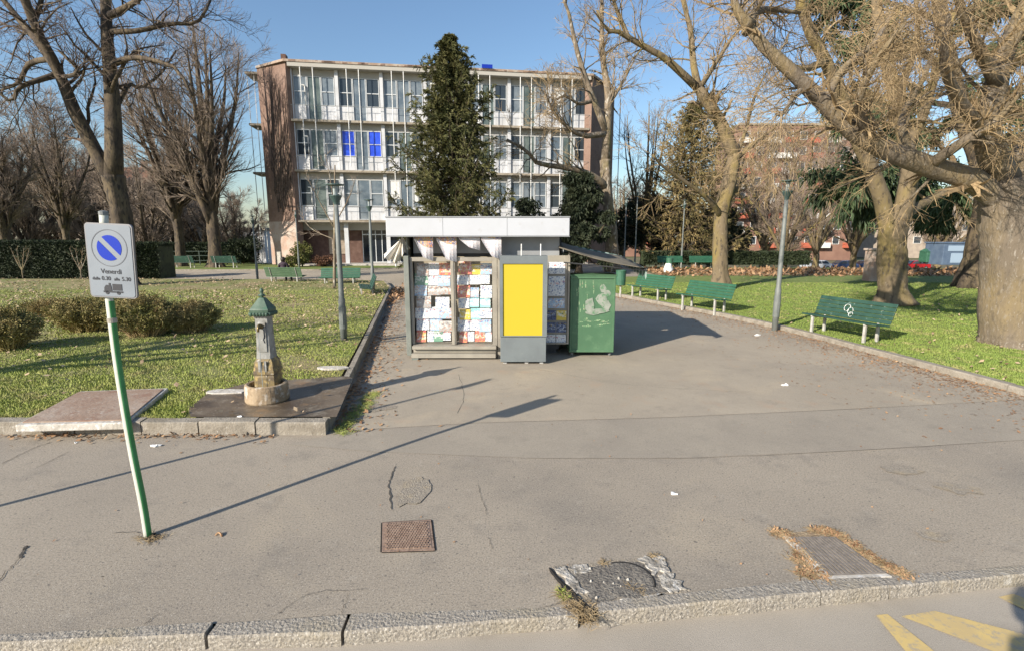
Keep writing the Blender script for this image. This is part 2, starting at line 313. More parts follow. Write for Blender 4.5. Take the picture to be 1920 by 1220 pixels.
M['cabin_light'] = mat('cabin_panel_pale', (.28,.36,.45), .5)
M['jacket'] = mat('jacket_plum', (.032,.018,.03), .8)
M['hair'] = mat('hair_dark', (.02,.013,.01), .6)
M['trousers'] = mat('trousers_dark', (.012,.012,.016), .8)
M['skin'] = mat('skin', (.48,.28,.20), .6)
M['cloth_white'] = mat('parasol_canvas', (.66,.63,.57), .8, (.52,.46,.36), 2.5, .45, .66)
M['dark_steel'] = mat('dark_steel', (.03,.032,.036), .5)

# ------------------------------------------------------------------ the ground
LZ = 0.17; LZR = 0.10                                   # level of the lawns
mb = MB()
xs = np.concatenate([np.linspace(-600, -70, 8), np.linspace(-60, 80, 29), np.linspace(100, 600, 8)])
ys = np.concatenate([[-400, -100, -30], np.linspace(-10, 120, 53), [200, 400, 900, 1500]])
gx, gy = np.meshgrid(xs, ys); gz = ground_z(gx, gy)
n, m = gx.shape; idx = np.arange(n * m).reshape(n, m)
mb.addq(np.stack([gx, gy, gz], -1), np.stack([idx[:-1,:-1], idx[:-1,1:], idx[1:,1:], idx[1:,:-1]], -1).reshape(-1, 4))
struct('ground', mb, M['far_ground'], smooth=True)

# kerb along the road: back edge on the pavement, front edge towards the road
kb = [(-500,1222),(0,1193),(403,1168),(655,1150),(1073,1137),(1313,1110),(1504,1090),(1640,1082),(1760,1072),(2200,1035),(3200,960)]
kf = [(-500,1250),(0,1232),(403,1217),(655,1210),(1073,1178),(1313,1157),(1533,1137),(1665,1124),(1790,1110),(2200,1072),(3200,992)]
KB = np.array([g(*p) for p in kb]); KF = np.array([g(*p, z=-.10) for p in kf])
KB[0] = (-9, KB[1][1]-.25, 0); KF[0] = (-9, KF[1][1]-.25, -.1); KB[-1] = (12, KB[-2][1]+1.6, 0); KF[-1] = (12, KF[-2][1]+1.6, -.1)
pav = [tuple(p[:2]) for p in KB] + [(60,12),(60,37),(16,38.2),(9.2,39.2),(9.2,46),(-60,46),(-60,2)]
mb = MB(); mb.sheet([(x, y, 0) for x, y in pav]); struct('pavement', mb, M['asphalt'])
mb = MB(); mb.sheet([(-60,-30,-.1),(60,-30,-.1)] + [(60,12,-.1)] + [tuple(p) for p in (KF[::-1] + np.array((0,.05,0)))] + [(-60,2,-.1)]); struct('road', mb, M['road'])

def strip_stones(back, front, zt, zb, joints, mbx, gap=.012, round_=.014):
    """kerb stones between the back and front lines, cut at the joints (fractions of the line's length)"""
    bl = np.r_[0, np.cumsum(np.linalg.norm(np.diff(back[:, :2], axis=0), axis=1))]; bl /= bl[-1]
    fl = np.r_[0, np.cumsum(np.linalg.norm(np.diff(front[:, :2], axis=0), axis=1))]; fl /= fl[-1]
    for a, b in zip(joints[:-1], joints[1:]):
        L = np.linalg.norm(back[-1, :2] - back[0, :2]); e = gap / L / 2
        ts = np.unique(np.r_[np.linspace(a + e, b - e, 7)])
        jz = rng.uniform(-.008, .008)
        secs = []
        for t in ts:
            B = np.array([np.interp(t, bl, back[:, k]) for k in (0, 1)]); Fp = np.array([np.interp(t, fl, front[:, k]) for k in (0, 1)])
            w = rng.normal(0, .004); top = B + (Fp - B) * .91; mid = B + (Fp - B) * .985
            secs.append([(B[0], B[1], zb), (B[0], B[1], zt + jz), (top[0], top[1] + w, zt + jz), (mid[0], mid[1] + w, zt + jz - round_), (Fp[0], Fp[1] + w, zb)])
        S = np.array(secs); k = 5; v = S.reshape(-1, 3); f = []
        for i in range(len(ts) - 1):
            for j in range(k - 1): f.append((i*k+j, i*k+j+1, (i+1)*k+j+1, (i+1)*k+j))
        f.append(tuple(range(k))[::-1]); f.append(tuple((len(ts)-1)*k + q for q in range(k)))
        mbx.add(v, f)
blen = np.r_[0, np.cumsum(np.linalg.norm(np.diff(KB[:, :2], axis=0), axis=1))]; blen /= blen[-1]
def tj(x, y): return float(np.interp(g(x, y)[0], KB[:, 0], blen))
mb = MB(); strip_stones(KB, KF, .006, -.14, [0, .12, .22, tj(403,1168), tj(655,1150), tj(1085,1137)], mb, .022)
strip_stones(KB, KF, .006, -.14, [tj(1118,1133), tj(1520,1090), tj(1650,1082), tj(1765,1072)], mb)
strip_stones(KB, KF, .003, -.14, [tj(1766,1072), .80, .9, 1], mb)
struct('road_kerb', mb, M['granite'])

mb = MB()
mk = lambda *p: [tuple(g(x, y, -.094)) for x, y in p]
mb.sheet(mk((1642,1152),(1664,1150),(1755,1222),(1700,1222))); mb.sheet(mk((1690,1154),(1752,1144),(1915,1186),(1985,1226),(1880,1226)))
mb.sheet(mk((1872,1118),(1900,1112),(2030,1160),(2000,1180)))
struct('road_marking', mb, M['yellow_paint'])

# darker relaid band and rougher worn spots in the pavement
mb = MB(); mb.sheet([tuple(g(x, y, .004)) for x, y in [(660,806),(900,792),(1250,782),(1600,766),(1930,748),(2300,760),(2300,800),(1920,824),(1560,846),(1280,858),(1000,858),(700,846),(540,832)]])
struct('pavement_band', mb, M['patch'])
BL = [tuple(g(x, y, .004)) for x, y in [(2300,759.5),(1930,747.5),(1600,765.5),(1250,781.5),(900,791.5),(660,805.5)]]
mb = MB(); mb.sheet([(-2.3,7.5,.004),(-5.4,23.1,.004),(-6.6,26.5,.004),(-9,27.3,.004),(-45,28,.004),(-45,35.2,.004),(-14,36.0,.004),(-7,38.2,.004),(-6,39.6,.004),(7,40.5,.004),(7.5,38,.004),(2.0,27.5,.004),(5,19.5,.004),(12,19.5,.004),(12,7.6,.004)] + BL); struct('plaza', mb, M['plaza'])
mb = MB(); c = g(775, 920); pts = []
for k in range(22):
    a = k / 22 * 2 * math.pi; r = 1 + .12 * rng.normal()
    pts.append((c[0] + .155 * math.cos(a) * r, c[1] + .27 * np.sign(math.sin(a)) * abs(math.sin(a)) ** .7 * r, .008))
mb.sheet(pts)
for px, py, s in ((1790,915,.22),(1750,1005,.14),(1690,880,.2),(700,765,.3)):
    c = g(px, py); mb.sheet([(c[0] + s * math.cos(k/14*6.283) * (1 + .25*rng.normal()), c[1] + .6 * s * math.sin(k/14*6.283) * (1 + .2*rng.normal()), .008) for k in range(14)])
struct('pavement_worn_spot', mb, M['gravelly'])
# cracks, sunk seams
mb = MB()
def crack(px, w):
    p = smooth_line([g(x, y, .0062) for x, y in px], 22); p[1:-1, :2] += rng.normal(0, .006, (20, 2))
    d = np.gradient(p, axis=0); nn = np.c_[-d[:, 1], d[:, 0]]; nn /= np.linalg.norm(nn, axis=1, keepdims=True)
    ww = .62 * w * (0.35 + np.abs(rng.normal(.6, .35, 22)))[:, None]; ww[[0, -1]] *= .2
    a = p.copy(); b = p.copy(); a[:, :2] += nn * ww / 2; b[:, :2] -= nn * ww / 2
    mb.addq(np.vstack([a, b]), [(i, i+1, 23+i, 22+i) for i in range(21)])
for px, w in (([(-20,1100),(0,1085),(38,1043)],.010),([(36,1046),(44,1030),(52,1022)],.035),([(512,1155),(560,1122),(600,1108),(690,1103)],.006),
              ([(270,1168),(300,1148)],.006),([(735,955),(730,905),(742,872)],.022),([(1010,1138),(1060,1128)],.005),([(895,905),(908,945),(912,965)],.006),
              ([(915,1005),(925,1030)],.005),([(860,700),(870,740),(858,775)],.010),([(640,1150),(655,1110)],.004),([(0,870),(60,840),(95,828)],.012),([(60,880),(130,845)],.008),
              ([(212,998),(250,996),(275,1000)],.012),([(1000,690),(1180,720),(1420,735)],.006),([(1000,858),(1280,858),(1560,846),(1920,824)],.004),([(660,806),(900,792),(1250,782),(1600,766),(1920,748)],.003)):
    crack(px, w)
struct('pavement_crack', mb, M['crack'])

# lawns ---------------------------------------------------------------
LC = g(612, 815)                                   # the front corner of the left lawn's kerb
LB = np.array((-5.44, 23.1, 0))
def poly_in(P, x, y):
    P = np.asarray(P)[:, :2]; ins = np.zeros(len(x), bool); j = len(P) - 1
    for i in range(len(P)):
        c = ((P[i,1] > y) != (P[j,1] > y)) & (x < (P[j,0]-P[i,0]) * (y-P[i,1]) / (P[j,1]-P[i,1] + 1e-12) + P[i,0])
        ins ^= c; j = i
    return ins
left_lawn = [(LC[0]-.16, LC[1]+.16), (LB[0]-.12, LB[1]), (-6.6, 26.4), (-9, 27.2), (-20, 27.6), (-45, 27.6), (-45, LC[1]+.16)]
RK = [g(*p) for p in [(2330,850),(1920,742),(1760,698),(1620,660),(1500,628),(1380,600),(1265,577),(1150,555)]]
RK[0] = np.array((8.3, 5.6, 0))
RKpts = smooth_line(RK + [np.array((2.6, 24.5, 0)), np.array((1.6, 27.5, 0))], 40)
right_lawn = [tuple(p[:2] + np.array((.17, .06))) for p in RKpts] + [(3, 29), (10, 30.5), (22, 30.5), (45, 29), (45, 5.6)]
def lawn(name, P, z, m, step=.6, amp=.03):
    P = np.asarray(P); x0, y0 = P.min(0)[:2]; x1, y1 = P.max(0)[:2]
    bm = MB(); bm.sheet([(x, y, z) for x, y in P]); o = struct(name, bm, m); return o
lawn('lawn', left_lawn, LZ - .02, M['soil_lawn']); lawn('lawn', right_lawn, LZR - .01, M['lawn_green'])
mb = MB(); mb.sheet([(x, y, .07) for x, y in [(-50,35.5),(-13.5,36.2),(-7.5,38.2),(-7,40.5),(-17,41),(-24,46),(-50,46)]]); struct('back_lawn', mb, M['lawn_green'])
mb = MB(); mb.sheet([(x, y, .06) for x, y in [(9,38.1),(16,36.8),(45,36),(45,37.6),(16,38.6),(9,39.5)]]); struct('back_lawn', mb, M['lawn_green'])
mb = MB(); mb.sheet([(x, y, .012) for x, y in [(9,31),(22,30.6),(45,29.1),(45,35.9),(16,36.7),(9,38)]]); struct('leafy_path', mb, M['lawn_brown'])

# lawn kerbs
mb = MB()
FB = np.array([(-45, LC[1] + .17, 0), (LC[0] - .02, LC[1] + .17, 0)]); FF = np.array([(-45, LC[1], 0), (LC[0], LC[1], 0)])
js = [0, .2, .4, .6, .8, .86, .9, .925, .945, .962, .979, 1]
strip_stones(FB, FF, LZ + .005, -.1, js, mb, .014, .012)
A = np.array([(LC[0], LC[1] + .175, 0), (LB[0], LB[1], 0), (-6.5, 26.3, 0)]); B = A - np.array((.10, 0, 0))
strip_stones(B, A, LZ + .000, -.1, list(np.linspace(0, 1, 16)), mb, .012, .012)
struct('lawn_kerb', mb, M['kerb_old'])
mb = MB(); d = np.gradient(RKpts, axis=0); nn = np.c_[d[:, 1], -d[:, 0], d[:, 2]*0]; nn /= np.linalg.norm(nn, axis=1, keepdims=True)
strip_stones(RKpts + nn * .17, RKpts, LZR + .015, -.1, list(np.linspace(0, 1, 20)), mb, .012, .02)
struct('lawn_kerb', mb, M['kerb_old'])
mb = MB(); p = [(-45,35.4,0),(-14,36.1,0),(-7.4,38.1,0)]
strip_stones(np.array(p) + np.array((0,.15,0)), np.array(p), .09, -.1, list(np.linspace(0,1,14)), mb); struct('lawn_kerb', mb, M['kerb_old'])

# grass blades
def scatter(P, n, ylim, dens=None, xlim=None):
    P = np.asarray(P); out = []
    x0 = P[:, 0].min(); x1 = P[:, 0].max(); tot = 0
    while tot < n:
        y = rng.uniform(ylim[0], ylim[1], n * 2)
        if dens == 'near': y = ylim[0] + (ylim[1] - ylim[0]) * rng.uniform(0, 1, n * 2) ** 1.9
        x = rng.uniform(-1, 1, n * 2) * (y * 1.15 + 1.5)
        k = poly_in(P, x, y); out.append(np.c_[x[k], y[k]]); tot += k.sum()
    return np.vstack(out)[:n]
def clump_noise(x, y, s):
    return (np.sin(x*s*1.7 + 1.3*np.sin(y*s*1.1)) + np.sin(y*s*2.3 + 1.7*np.sin(x*s*.9)) + np.sin((x+y)*s*3.1)) / 3
def blades(name, xy, z, h, w, m, lean=.5):
    n = len(xy); a = rng.uniform(0, 2*math.pi, n); hh = h * rng.uniform(.5, 1.3, n) * (1 + .45 * clump_noise(xy[:,0], xy[:,1], 2.2))
    ww = w * rng.uniform(.7, 1.3, n) * (1 + .05 * xy[:, 1])
    b = np.c_[xy, np.full(n, z)]; t = np.c_[np.cos(a), np.sin(a), np.zeros(n)] * ww[:, None]
    la = rng.uniform(0, 2*math.pi, n); top = b + np.c_[np.cos(la)*hh*lean*rng.uniform(0,1.4,n), np.sin(la)*hh*lean*rng.uniform(0,1.4,n), hh]
    v = np.stack([b - t, b + t, top], 1); bm = MB(); bm.addq(v, np.arange(3*n).reshape(n, 3))
    return tag(obj(name, bm, m), kind='stuff')
PAD = [g(x, y, LZ)[:2] for x, y in [(322,800),(395,733),(470,718),(655,708),(618,800)]]
SLAB = [g(x, y, LZ + .03)[:2] for x, y in [(28,798),(150,734),(316,728),(236,793)]]
xy = scatter(left_lawn, 150000, (6.25, 22), 'near')
k = ~(poly_in(PAD, xy[:,0], xy[:,1]) | poly_in(SLAB, xy[:,0], xy[:,1])); k &= (clump_noise(xy[:,0]+3, xy[:,1], .9) > -.55) | (rng.uniform(0,1,len(xy)) < .30)
tag(blades('grass', xy[k], LZ - .02, .036, .0055, M['blade']), 'short patchy green grass with dead leaves behind the left kerb', 'grass')
xy = scatter(right_lawn, 150000, (5.8, 26), 'near')
tag(blades('grass', xy, LZR - .01, .034, .0055, M['blade_r']), 'bright short green grass of the right lawn', 'grass')

# leaves
def leaves(name, xyz, size, m, label, flat=.35):
    n = len(xyz); a = rng.uniform(0, 2*math.pi, n); s = size * rng.uniform(.5, 1.4, n)
    u = np.c_[np.cos(a), np.sin(a), rng.normal(0, flat, n)] * s[:, None]; v = np.c_[-np.sin(a), np.cos(a), rng.normal(0, flat, n)] * (s * rng.uniform(.45, .8, n))[:, None]
    c = np.asarray(xyz) + np.c_[np.zeros(n), np.zeros(n), np.abs(u[:, 2]) + np.abs(v[:, 2]) + .003]
    vv = np.stack([c - u, c - v*.9 + u*.1, c + u, c + v*.9 + u*.1], 1); bm = MB(); bm.addq(vv, np.arange(4*n).reshape(n, 4))
    return tag(obj(name, bm, m), label, 'leaves', kind='stuff')
xy = scatter(left_lawn, 26000, (6.4, 27.4)); pr = np.clip((xy[:,1]-8)/12, .05, 1) * np.clip(.6 + clump_noise(xy[:,0], xy[:,1], .6), .1, 1)
xy = xy[rng.uniform(0,1,len(xy)) < pr]
leaves('fallen_leaves', np.c_[xy, np.full(len(xy), LZ + .02)], .040, M['leaf'], 'dry brown leaves scattered over the left lawn')
# along the right kerb, on the asphalt
t = rng.uniform(.05, .9, 7000); i = t * 39; P0 = np.c_[np.interp(i, np.arange(40), RKpts[:,0]), np.interp(i, np.arange(40), RKpts[:,1])]
off = np.abs(rng.exponential(.42, 7000)); off = np.where(rng.uniform(0,1,7000) < .18, off * 2.6, off); off = np.minimum(off, 3.0)
P0[:, 0] -= off; P0[:, 1] -= off * .25
leaves('fallen_leaves', np.c_[P0, np.full(7000, .004)], .021, M['leaf_o'], 'rust brown leaf litter drifted along the right kerb', .2)
t = rng.uniform(0, 1, 2600); P0 = np.outer(1-t, LC[:2] + np.array((.05,.1))) + np.outer(t, LB[:2] + np.array((.1,0))); P0[:, 0] += np.abs(rng.exponential(.16, 2600)) * (1 + t*2)
leaves('fallen_leaves', np.c_[P0, np.full(2600, .004)], .032, M['leaf_o'], 'brown leaves gathered in the shadow beside the side kerb of the left lawn', .25)
x = rng.uniform(-9, -3.0, 420); leaves('fallen_leaves', np.c_[x, LC[1] - np.abs(rng.exponential(.07, 420)) - .02, np.full(420, .004)], .028, M['leaf_o'], 'brown leaves and crumbs along the foot of the front kerb')
xy = scatter(right_lawn, 1500, (7, 29)); leaves('fallen_leaves', np.c_[xy, np.full(1500, LZR + .015)], .035, M['leaf'], 'few pale dead leaves on the right lawn')
xy = np.c_[rng.uniform(9, 40, 5200), rng.uniform(29.8, 37, 5200)]; leaves('fallen_leaves', np.c_[xy, np.full(5200, .05)], .11, M['leaf_o'], 'thick rust brown leaves on the path behind the right lawn', .5)
xy = np.c_[rng.normal(-5.2, .55, 1500), rng.normal(20.6, 1.7, 1500)]; k = xy[:,0] > -2.36 - (xy[:,1]-6.16)*.182 + .05
leaves('fallen_leaves', np.c_[xy[k], np.abs(rng.normal(0,.06,k.sum()))], .06, M['leaf_o'], 'heap of reddish leaves beside the left edge of the kiosk', .6)
xy = np.c_[rng.uniform(-4, 9, 420), rng.uniform(3.3, 9.5, 420)]; leaves('fallen_leaves', np.c_[xy, np.full(420, .003)], .011, M['leaf_o'], 'tiny leaf crumbs strewn over the asphalt pavement')

# ------------------------------------------------------------------ school building
NB = 7
def solve_Y(x, y, z):                       # distance at which the pixel's ray reaches height z
    d = ray(x, y); t = (z - CAM_H) / d[2]; return d[1] * t
ROOF = at(530, 113, 41.0)[2]
A = at(530, 113, 41.0); YB = solve_Y(1112, 141, ROOF); Bp = at(1112, 141, YB)
YA2 = solve_Y(481, 126, ROOF); A2 = at(481, 126, YA2); YB2 = solve_Y(1153, 158, ROOF); B2 = at(1153, 158, YB2 + 2.5); B2[2] = ROOF
ang = math.atan2(Bp[1] - A[1], Bp[0] - A[0]); LEN = float(np.hypot(*(Bp - A)[:2]))
bld = thing('school_building', 'four storey flat roofed building with white window bands and brown brick ends behind the kiosk', 'building', (A[0], A[1], 0), ang)
Minv = np.array(Matrix.Rotation(-ang, 3, 'Z'))
def loc_(p): return Minv @ (np.asarray(p, float) - np.array((A[0], A[1], 0)))
a2 = loc_(A2); b2 = loc_(B2)
def zl(py): return at(560, py, 41.2)[2]
S = [at(545, p, 41.1)[2] for p in (413, 318, 223)]          # slab tops of the three upper floors
TH = .16; REC = .55
# brick end walls: angled faces
def endwall(p0, p1, name='end_wall'):
    bm = MB(); v = np.asarray(p1)[:2] - np.asarray(p0)[:2]; nrm = np.array((v[1], -v[0])); nrm /= np.linalg.norm(nrm)
    if nrm[1] > 0: nrm = -nrm
    q = [np.asarray(p0)[:2], np.asarray(p1)[:2], np.asarray(p1)[:2] - nrm * .6, np.asarray(p0)[:2] - nrm * .6]
    if (q[1]-q[0])[0]*(q[2]-q[1])[1] - (q[1]-q[0])[1]*(q[2]-q[1])[0] < 0: q = q[::-1]
    bm.prism(q, -1, ROOF - .12); return bm
e0 = np.array((.15, .0)); 
w = obj('end_wall', endwall(a2, e0), M['brick'], bld)
w = obj('end_wall', endwall((LEN - .05, 0), b2), M['brick'], bld)
bm = MB(); v = a2[:2] - e0; nrm = np.array((v[1], -v[0])); nrm = nrm/np.linalg.norm(nrm); nrm = nrm if nrm[1] < 0 else -nrm
q = [a2[:2] + nrm*.02, e0 + nrm*.02, e0, a2[:2]]; bm.prism(q if True else q[::-1], -.3, S[0] - .1); obj('plaster_base', bm, M['plaster'], bld)
# ivy stems climbing the left end
iv = []
for k in range(46):
    t0 = rng.uniform(.35, .95); h = rng.uniform(5, 15); zz = np.linspace(rng.uniform(4.2, 7), h, 9); tt = t0 + np.cumsum(rng.normal(0, .035, 9)) ; tt = np.clip(tt, .05, .98)
    iv.append(np.c_[a2[0] + (e0[0]-a2[0])*tt + nrm[0]*.04, a2[1] + (e0[1]-a2[1])*tt + nrm[1]*.04, zz])
bm = MB(); bm.tubes(np.array(iv), np.linspace(.05, .015, 9)[None].repeat(46, 0), 4)
tag(obj('climbing_stem', bm, M['twig_dark'], bld), kind='stuff')
# core behind the recessed façade, roof, slabs
bm = MB(); bm.prism([(.15, REC+.25), (LEN-.1, REC+.25), (LEN+4.2, 7), (LEN+4.2, 13), (a2[0], 13), (a2[0], 3.5)], S[0] - .2, ROOF - .5); obj('core_wall', bm, M['white_panel'], bld)
def slab(name, z0, z1, over, m, x0, x1):
    bm = MB(); bm.box((x0, -over, z0), (x1, REC + .2, z1)); return obj(name, bm, m, bld)
for z in S: slab('floor_slab', z - TH, z, .02, M['slab'], .3, LEN - .2)
bm = MB(); bm.prism([(a2[0] - .05, a2[1] - .08), (.05, -.2), (LEN + .0, -.2), (b2[0] + .1, b2[1] - .1), (LEN + 4.6, 13.5), (a2[0] - .05, 13.5)], ROOF - .12, ROOF + .05); obj('roof_slab', bm, [M['roofedge']], bld)
bm = MB(); bm.box((.3, -.15, ROOF - .42), (LEN - .2, REC + .2, ROOF - .125)); obj('roof_soffit', bm, M['soffit'], bld)
bm = MB()
for k in range(40):
    x = rng.uniform(.3, LEN - .8); bm.box((x, -.215, ROOF - .10), (x + rng.uniform(.2, .8), -.202, ROOF - .02 + rng.uniform(0, .06)))
tag(obj('peeled_edging', bm, M['brick'], bld), kind='stuff')
bm = MB(); bm.box((-.1,-.1,ROOF+.05),(.25,.5,ROOF+.4)); obj('chimney_stub', bm, M['brick_dark'], bld)
for z in S + [ROOF - .3]:                    # slab stubs sticking out past the left end
    bm = MB(); bm.box((a2[0] - .95, a2[1] + .1, z - .18), (a2[0] - .02, a2[1] + 2.2, z - .02)); obj('side_balcony_slab', bm, M['slab'], bld)
bm = MB()
for k in (0, 1): bm.tube([(a2[0]-.85+.5*k, a2[1]+.3, 0), (a2[0]-.85+.5*k, a2[1]+.3, ROOF-.4)], .03, 5)
obj('side_pole', bm, M['metal_white'], bld)
bm = MB(); bm.tube([(b2[0]+.7, b2[1]+.3, 0), (b2[0]+.7, b2[1]+.3, ROOF-.5)], .04, 5); obj('drainpipe', bm, M['rail'], bld)
bay = (LEN - .5) / NB; X0 = .35
levels = S; tops = [S[1] - TH, S[2] - TH, ROOF - .42]
pane_choice = {}
for fl, (z0, z1) in enumerate(zip(levels, tops)):
    # parapet strip of upper wall (lintel)
    bm = MB(); bm.box((X0, REC - .02, z1 - .5), (X0 + NB*bay, REC + .24, z1 + .02)); obj('lintel', bm, M['soffit'], bld)
    bm = MB()                                   # thin rail between the poles
    for h in (1.02,): bm.tube([(X0, .06, z0 + h), (X0 + NB*bay, .06, z0 + h)], .018, 5)
    for k in range(NB*3+1): bm.tube([(X0 + k*bay/3, .06, z0), (X0 + k*bay/3, .06, z0 + 1.02)], .008, 4)
    obj('railing', bm, M['rail'], bld)
    for b in range(NB + 1):
        bm = MB(); x = X0 + b*bay; bm.box((x - .13, REC - .22, z0), (x + .13, REC + .22, z1 - .02)); obj('pillar', bm, M['white_panel'], bld)
    for b in range(NB):
        for j in range(3):
            xa = X0 + b*bay + .16 + j*(bay - .32)/3; xb = xa + (bay - .32)/3 - .035
            door = (j == 1); ztop = z1 - .5; zb = z0 + (.06 if door else 1.12)
            if not door:
                bm = MB(); bm.box((xa - .03, REC - .09, z0), (xb + .05, REC + .22, zb - .04)); obj('parapet_panel', bm, M['white_panel'], bld)
            bm = MB(); f = .045; y0, y1 = REC - .06, REC + .02
            bm.box((xa, y0, zb), (xa + f, y1, ztop)); bm.box((xb - f, y0, zb), (xb, y1, ztop)); bm.box((xa + f, y0, zb), (xb - f, y1, zb + f)); bm.box((xa + f, y0, ztop - f), (xb - f, y1, ztop))
            if not door: zm = zb + (ztop - zb) * .48; bm.box((xa + f, y0 + .004, zm - .03), (xb - f, y1, zm + .03))
            fr = obj('door' if door else 'window', bm, M['winframe'], bld)
            r = rng.uniform(); pm = M['pane_green'] if door and r < .6 else M['pane'] if r < .5 else M['pane_curtain']
            if fl == 1 and b == 1 and not door: pm = M['pane_blue']; fr['label'] = 'window covered with bright blue film'
            bm = MB(); bm.sheet([(xa + f, REC - .01, zb + f), (xb - f, REC - .01, zb + f), (xb - f, REC - .01, ztop - f), (xa + f, REC - .01, ztop - f)]); obj('pane', bm, pm, fr)
            if pm is M['pane_curtain'] and not door and rng.uniform() < .35 or not door and rng.uniform() < .07:      # half drawn blind inside, in front of the glass line
                bm = MB(); zz = ztop - f - (ztop - zb) * rng.uniform(.2, .85); bm.box((xa + f + .01, REC - .022, zz), (xb - f - .01, REC - .014, ztop - f - .005))
                if pm is not M['pane_blue']: obj('blind', bm, M['pane_curtain'] if rng.uniform() < .5 else M['metal_white'], fr)
for b in range(NB):                              # slim poles in front of the balconies
    for t in (.25, .52):
        bm = MB(); x = X0 + (b + t)*bay; bm.tube([(x, -.10, S[0] if (b + t) > 2 else S[1] + .3*b), (x, -.10, ROOF - .13)], .036, 6); obj('sunshade_pole', bm, M['metal_white'], bld)
for z in (S[0], S[1], S[2]):                     # white hooked downpipe in the first bay
    bm = MB(); x = X0 + bay*.30; bm.tube(smooth_line([(x - .25, .4, z + 2.55), (x - .02, .4, z + 2.5), (x, .4, z + 2.2), (x, .4, z + .05)], 10), .05, 6); obj('downpipe', bm, M['metal_white'], bld)
# ground floor
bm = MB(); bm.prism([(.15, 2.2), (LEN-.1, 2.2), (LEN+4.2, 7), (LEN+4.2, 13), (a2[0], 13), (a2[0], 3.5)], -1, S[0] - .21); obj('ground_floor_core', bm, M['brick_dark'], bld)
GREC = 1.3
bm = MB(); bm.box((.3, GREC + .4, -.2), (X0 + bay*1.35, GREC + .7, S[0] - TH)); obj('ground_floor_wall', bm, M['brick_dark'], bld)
bm = MB(); bm.box((X0 + bay*.55, GREC + .33, .9), (X0 + bay*.98, GREC + .395, 3.1))
for k in range(12): bm.box((X0 + bay*.56, GREC + .315, .95 + k*.178), (X0 + bay*.97, GREC + .33, 1.08 + k*.178))
obj('shutter', bm, M['shutter'], bld)
bm = MB(); bm.box((X0, GREC - .05, S[0] - TH - .62), (X0 + NB*bay, GREC + .38, S[0] - TH + .02)); obj('lintel', bm, M['soffit'], bld)
bm = MB(); bm.box((X0, -.9, -.2), (LEN - .3, GREC + .95, .16)); obj('entrance_step', bm, M['concrete'], bld)
for b in range(1, NB + 1):
    x = X0 + b*bay*.985 + .15; bm = MB(); bm.box((x - .16, .5, .165), (x + .16, .82, S[0] - TH - .005)); obj('column', bm, M['white_panel'], bld)
for b in range(1, NB):
    xa = X0 + b*bay + (.35*bay if b == 1 else 0) + .05; xb = X0 + (b+1)*bay - .05; bm = MB(); zz = S[0] - TH - .64
    for x in np.linspace(xa, xb, 5): bm.box((x - .03, GREC + .3, .17), (x + .03, GREC + .38, zz))
    bm.box((xa, GREC + .295, 2.45), (xb, GREC + .385, 2.53)); bm.box((xa, GREC + .295, .17), (xb, GREC + .385, .23))
    fr = obj('entrance_glazing', bm, M['winframe'], bld)
    bm = MB(); bm.sheet([(xa, GREC + .35, .2), (xb, GREC + .35, .2), (xb, GREC + .35, zz), (xa, GREC + .35, zz)]); obj('pane', bm, M['door_glass'], fr)
bm = MB(); bm.box((LEN*.62, -.28, ROOF + .05), (LEN*.655, -.22, ROOF + .32)); obj('roof_sign', bm, M['sign_blue'], bld)

# ------------------------------------------------------------------ trees
def spawn(par, k, length, ang, n=5, bias=0.0, jit=.12, t0=.25, rr=.55, taper=.25, lenfall=.5, minr=.004):
    pts, rad = par; P, m, _ = pts.shape
    t = rng.uniform(t0, 1, (P, k)) * (m - 1); i = np.minimum(t.astype(int), m - 2); u = (t - i)[..., None]; pi = np.arange(P)[:, None]
    a = pts[pi, i]; b = pts[pi, i + 1]; pos = a + (b - a) * u; tan = b - a; tan /= np.linalg.norm(tan, axis=-1, keepdims=True) + 1e-9
    r0 = (rad[pi, i] * (1 - u[..., 0]) + rad[pi, i + 1] * u[..., 0]) * rr
    rv = rng.normal(size=pos.shape); perp = rv - (rv * tan).sum(-1, keepdims=True) * tan; perp /= np.linalg.norm(perp, axis=-1, keepdims=True)
    an = ang * rng.uniform(.6, 1.35, (P, k))[..., None]
    d = np.cos(an) * tan + np.sin(an) * perp
    L = length * rng.uniform(.5, 1.25, (P, k)) * (1 - lenfall * t / (m - 1))
    pos = pos.reshape(-1, 3); d = d.reshape(-1, 3); L = L.reshape(-1); r0 = np.maximum(r0.reshape(-1), minr)
    out = [pos]; bz = np.array((0, 0, bias))
    for s in range(n - 1):
        d = d + rng.normal(0, jit, d.shape) + bz; d /= np.linalg.norm(d, axis=1, keepdims=True)
        pos = pos + d * (L / (n - 1))[:, None]; out.append(pos)
    return np.stack(out, 1), np.maximum(r0[:, None] * np.linspace(1, taper, n)[None], minr * .6)
def pack(limbs, n=10):
    return np.array([smooth_line(l[0], n) for l in limbs]), np.array([np.linspace(l[1], l[2], n) for l in limbs])
def cat2(*a):
    n = max(x[0].shape[1] for x in a); a = [(resamp(x[0], n), resamp(x[1], n)) for x in a]
    return np.concatenate([x[0] for x in a]), np.concatenate([x[1] for x in a])
def resamp(x, n):
    m = x.shape[1]; t = np.linspace(0, m - 1, n); i = np.minimum(t.astype(int), m - 2); u = (t - i).reshape((1, n) + (1,) * (x.ndim - 2)); return x[:, i] * (1 - u) + x[:, i + 1] * u
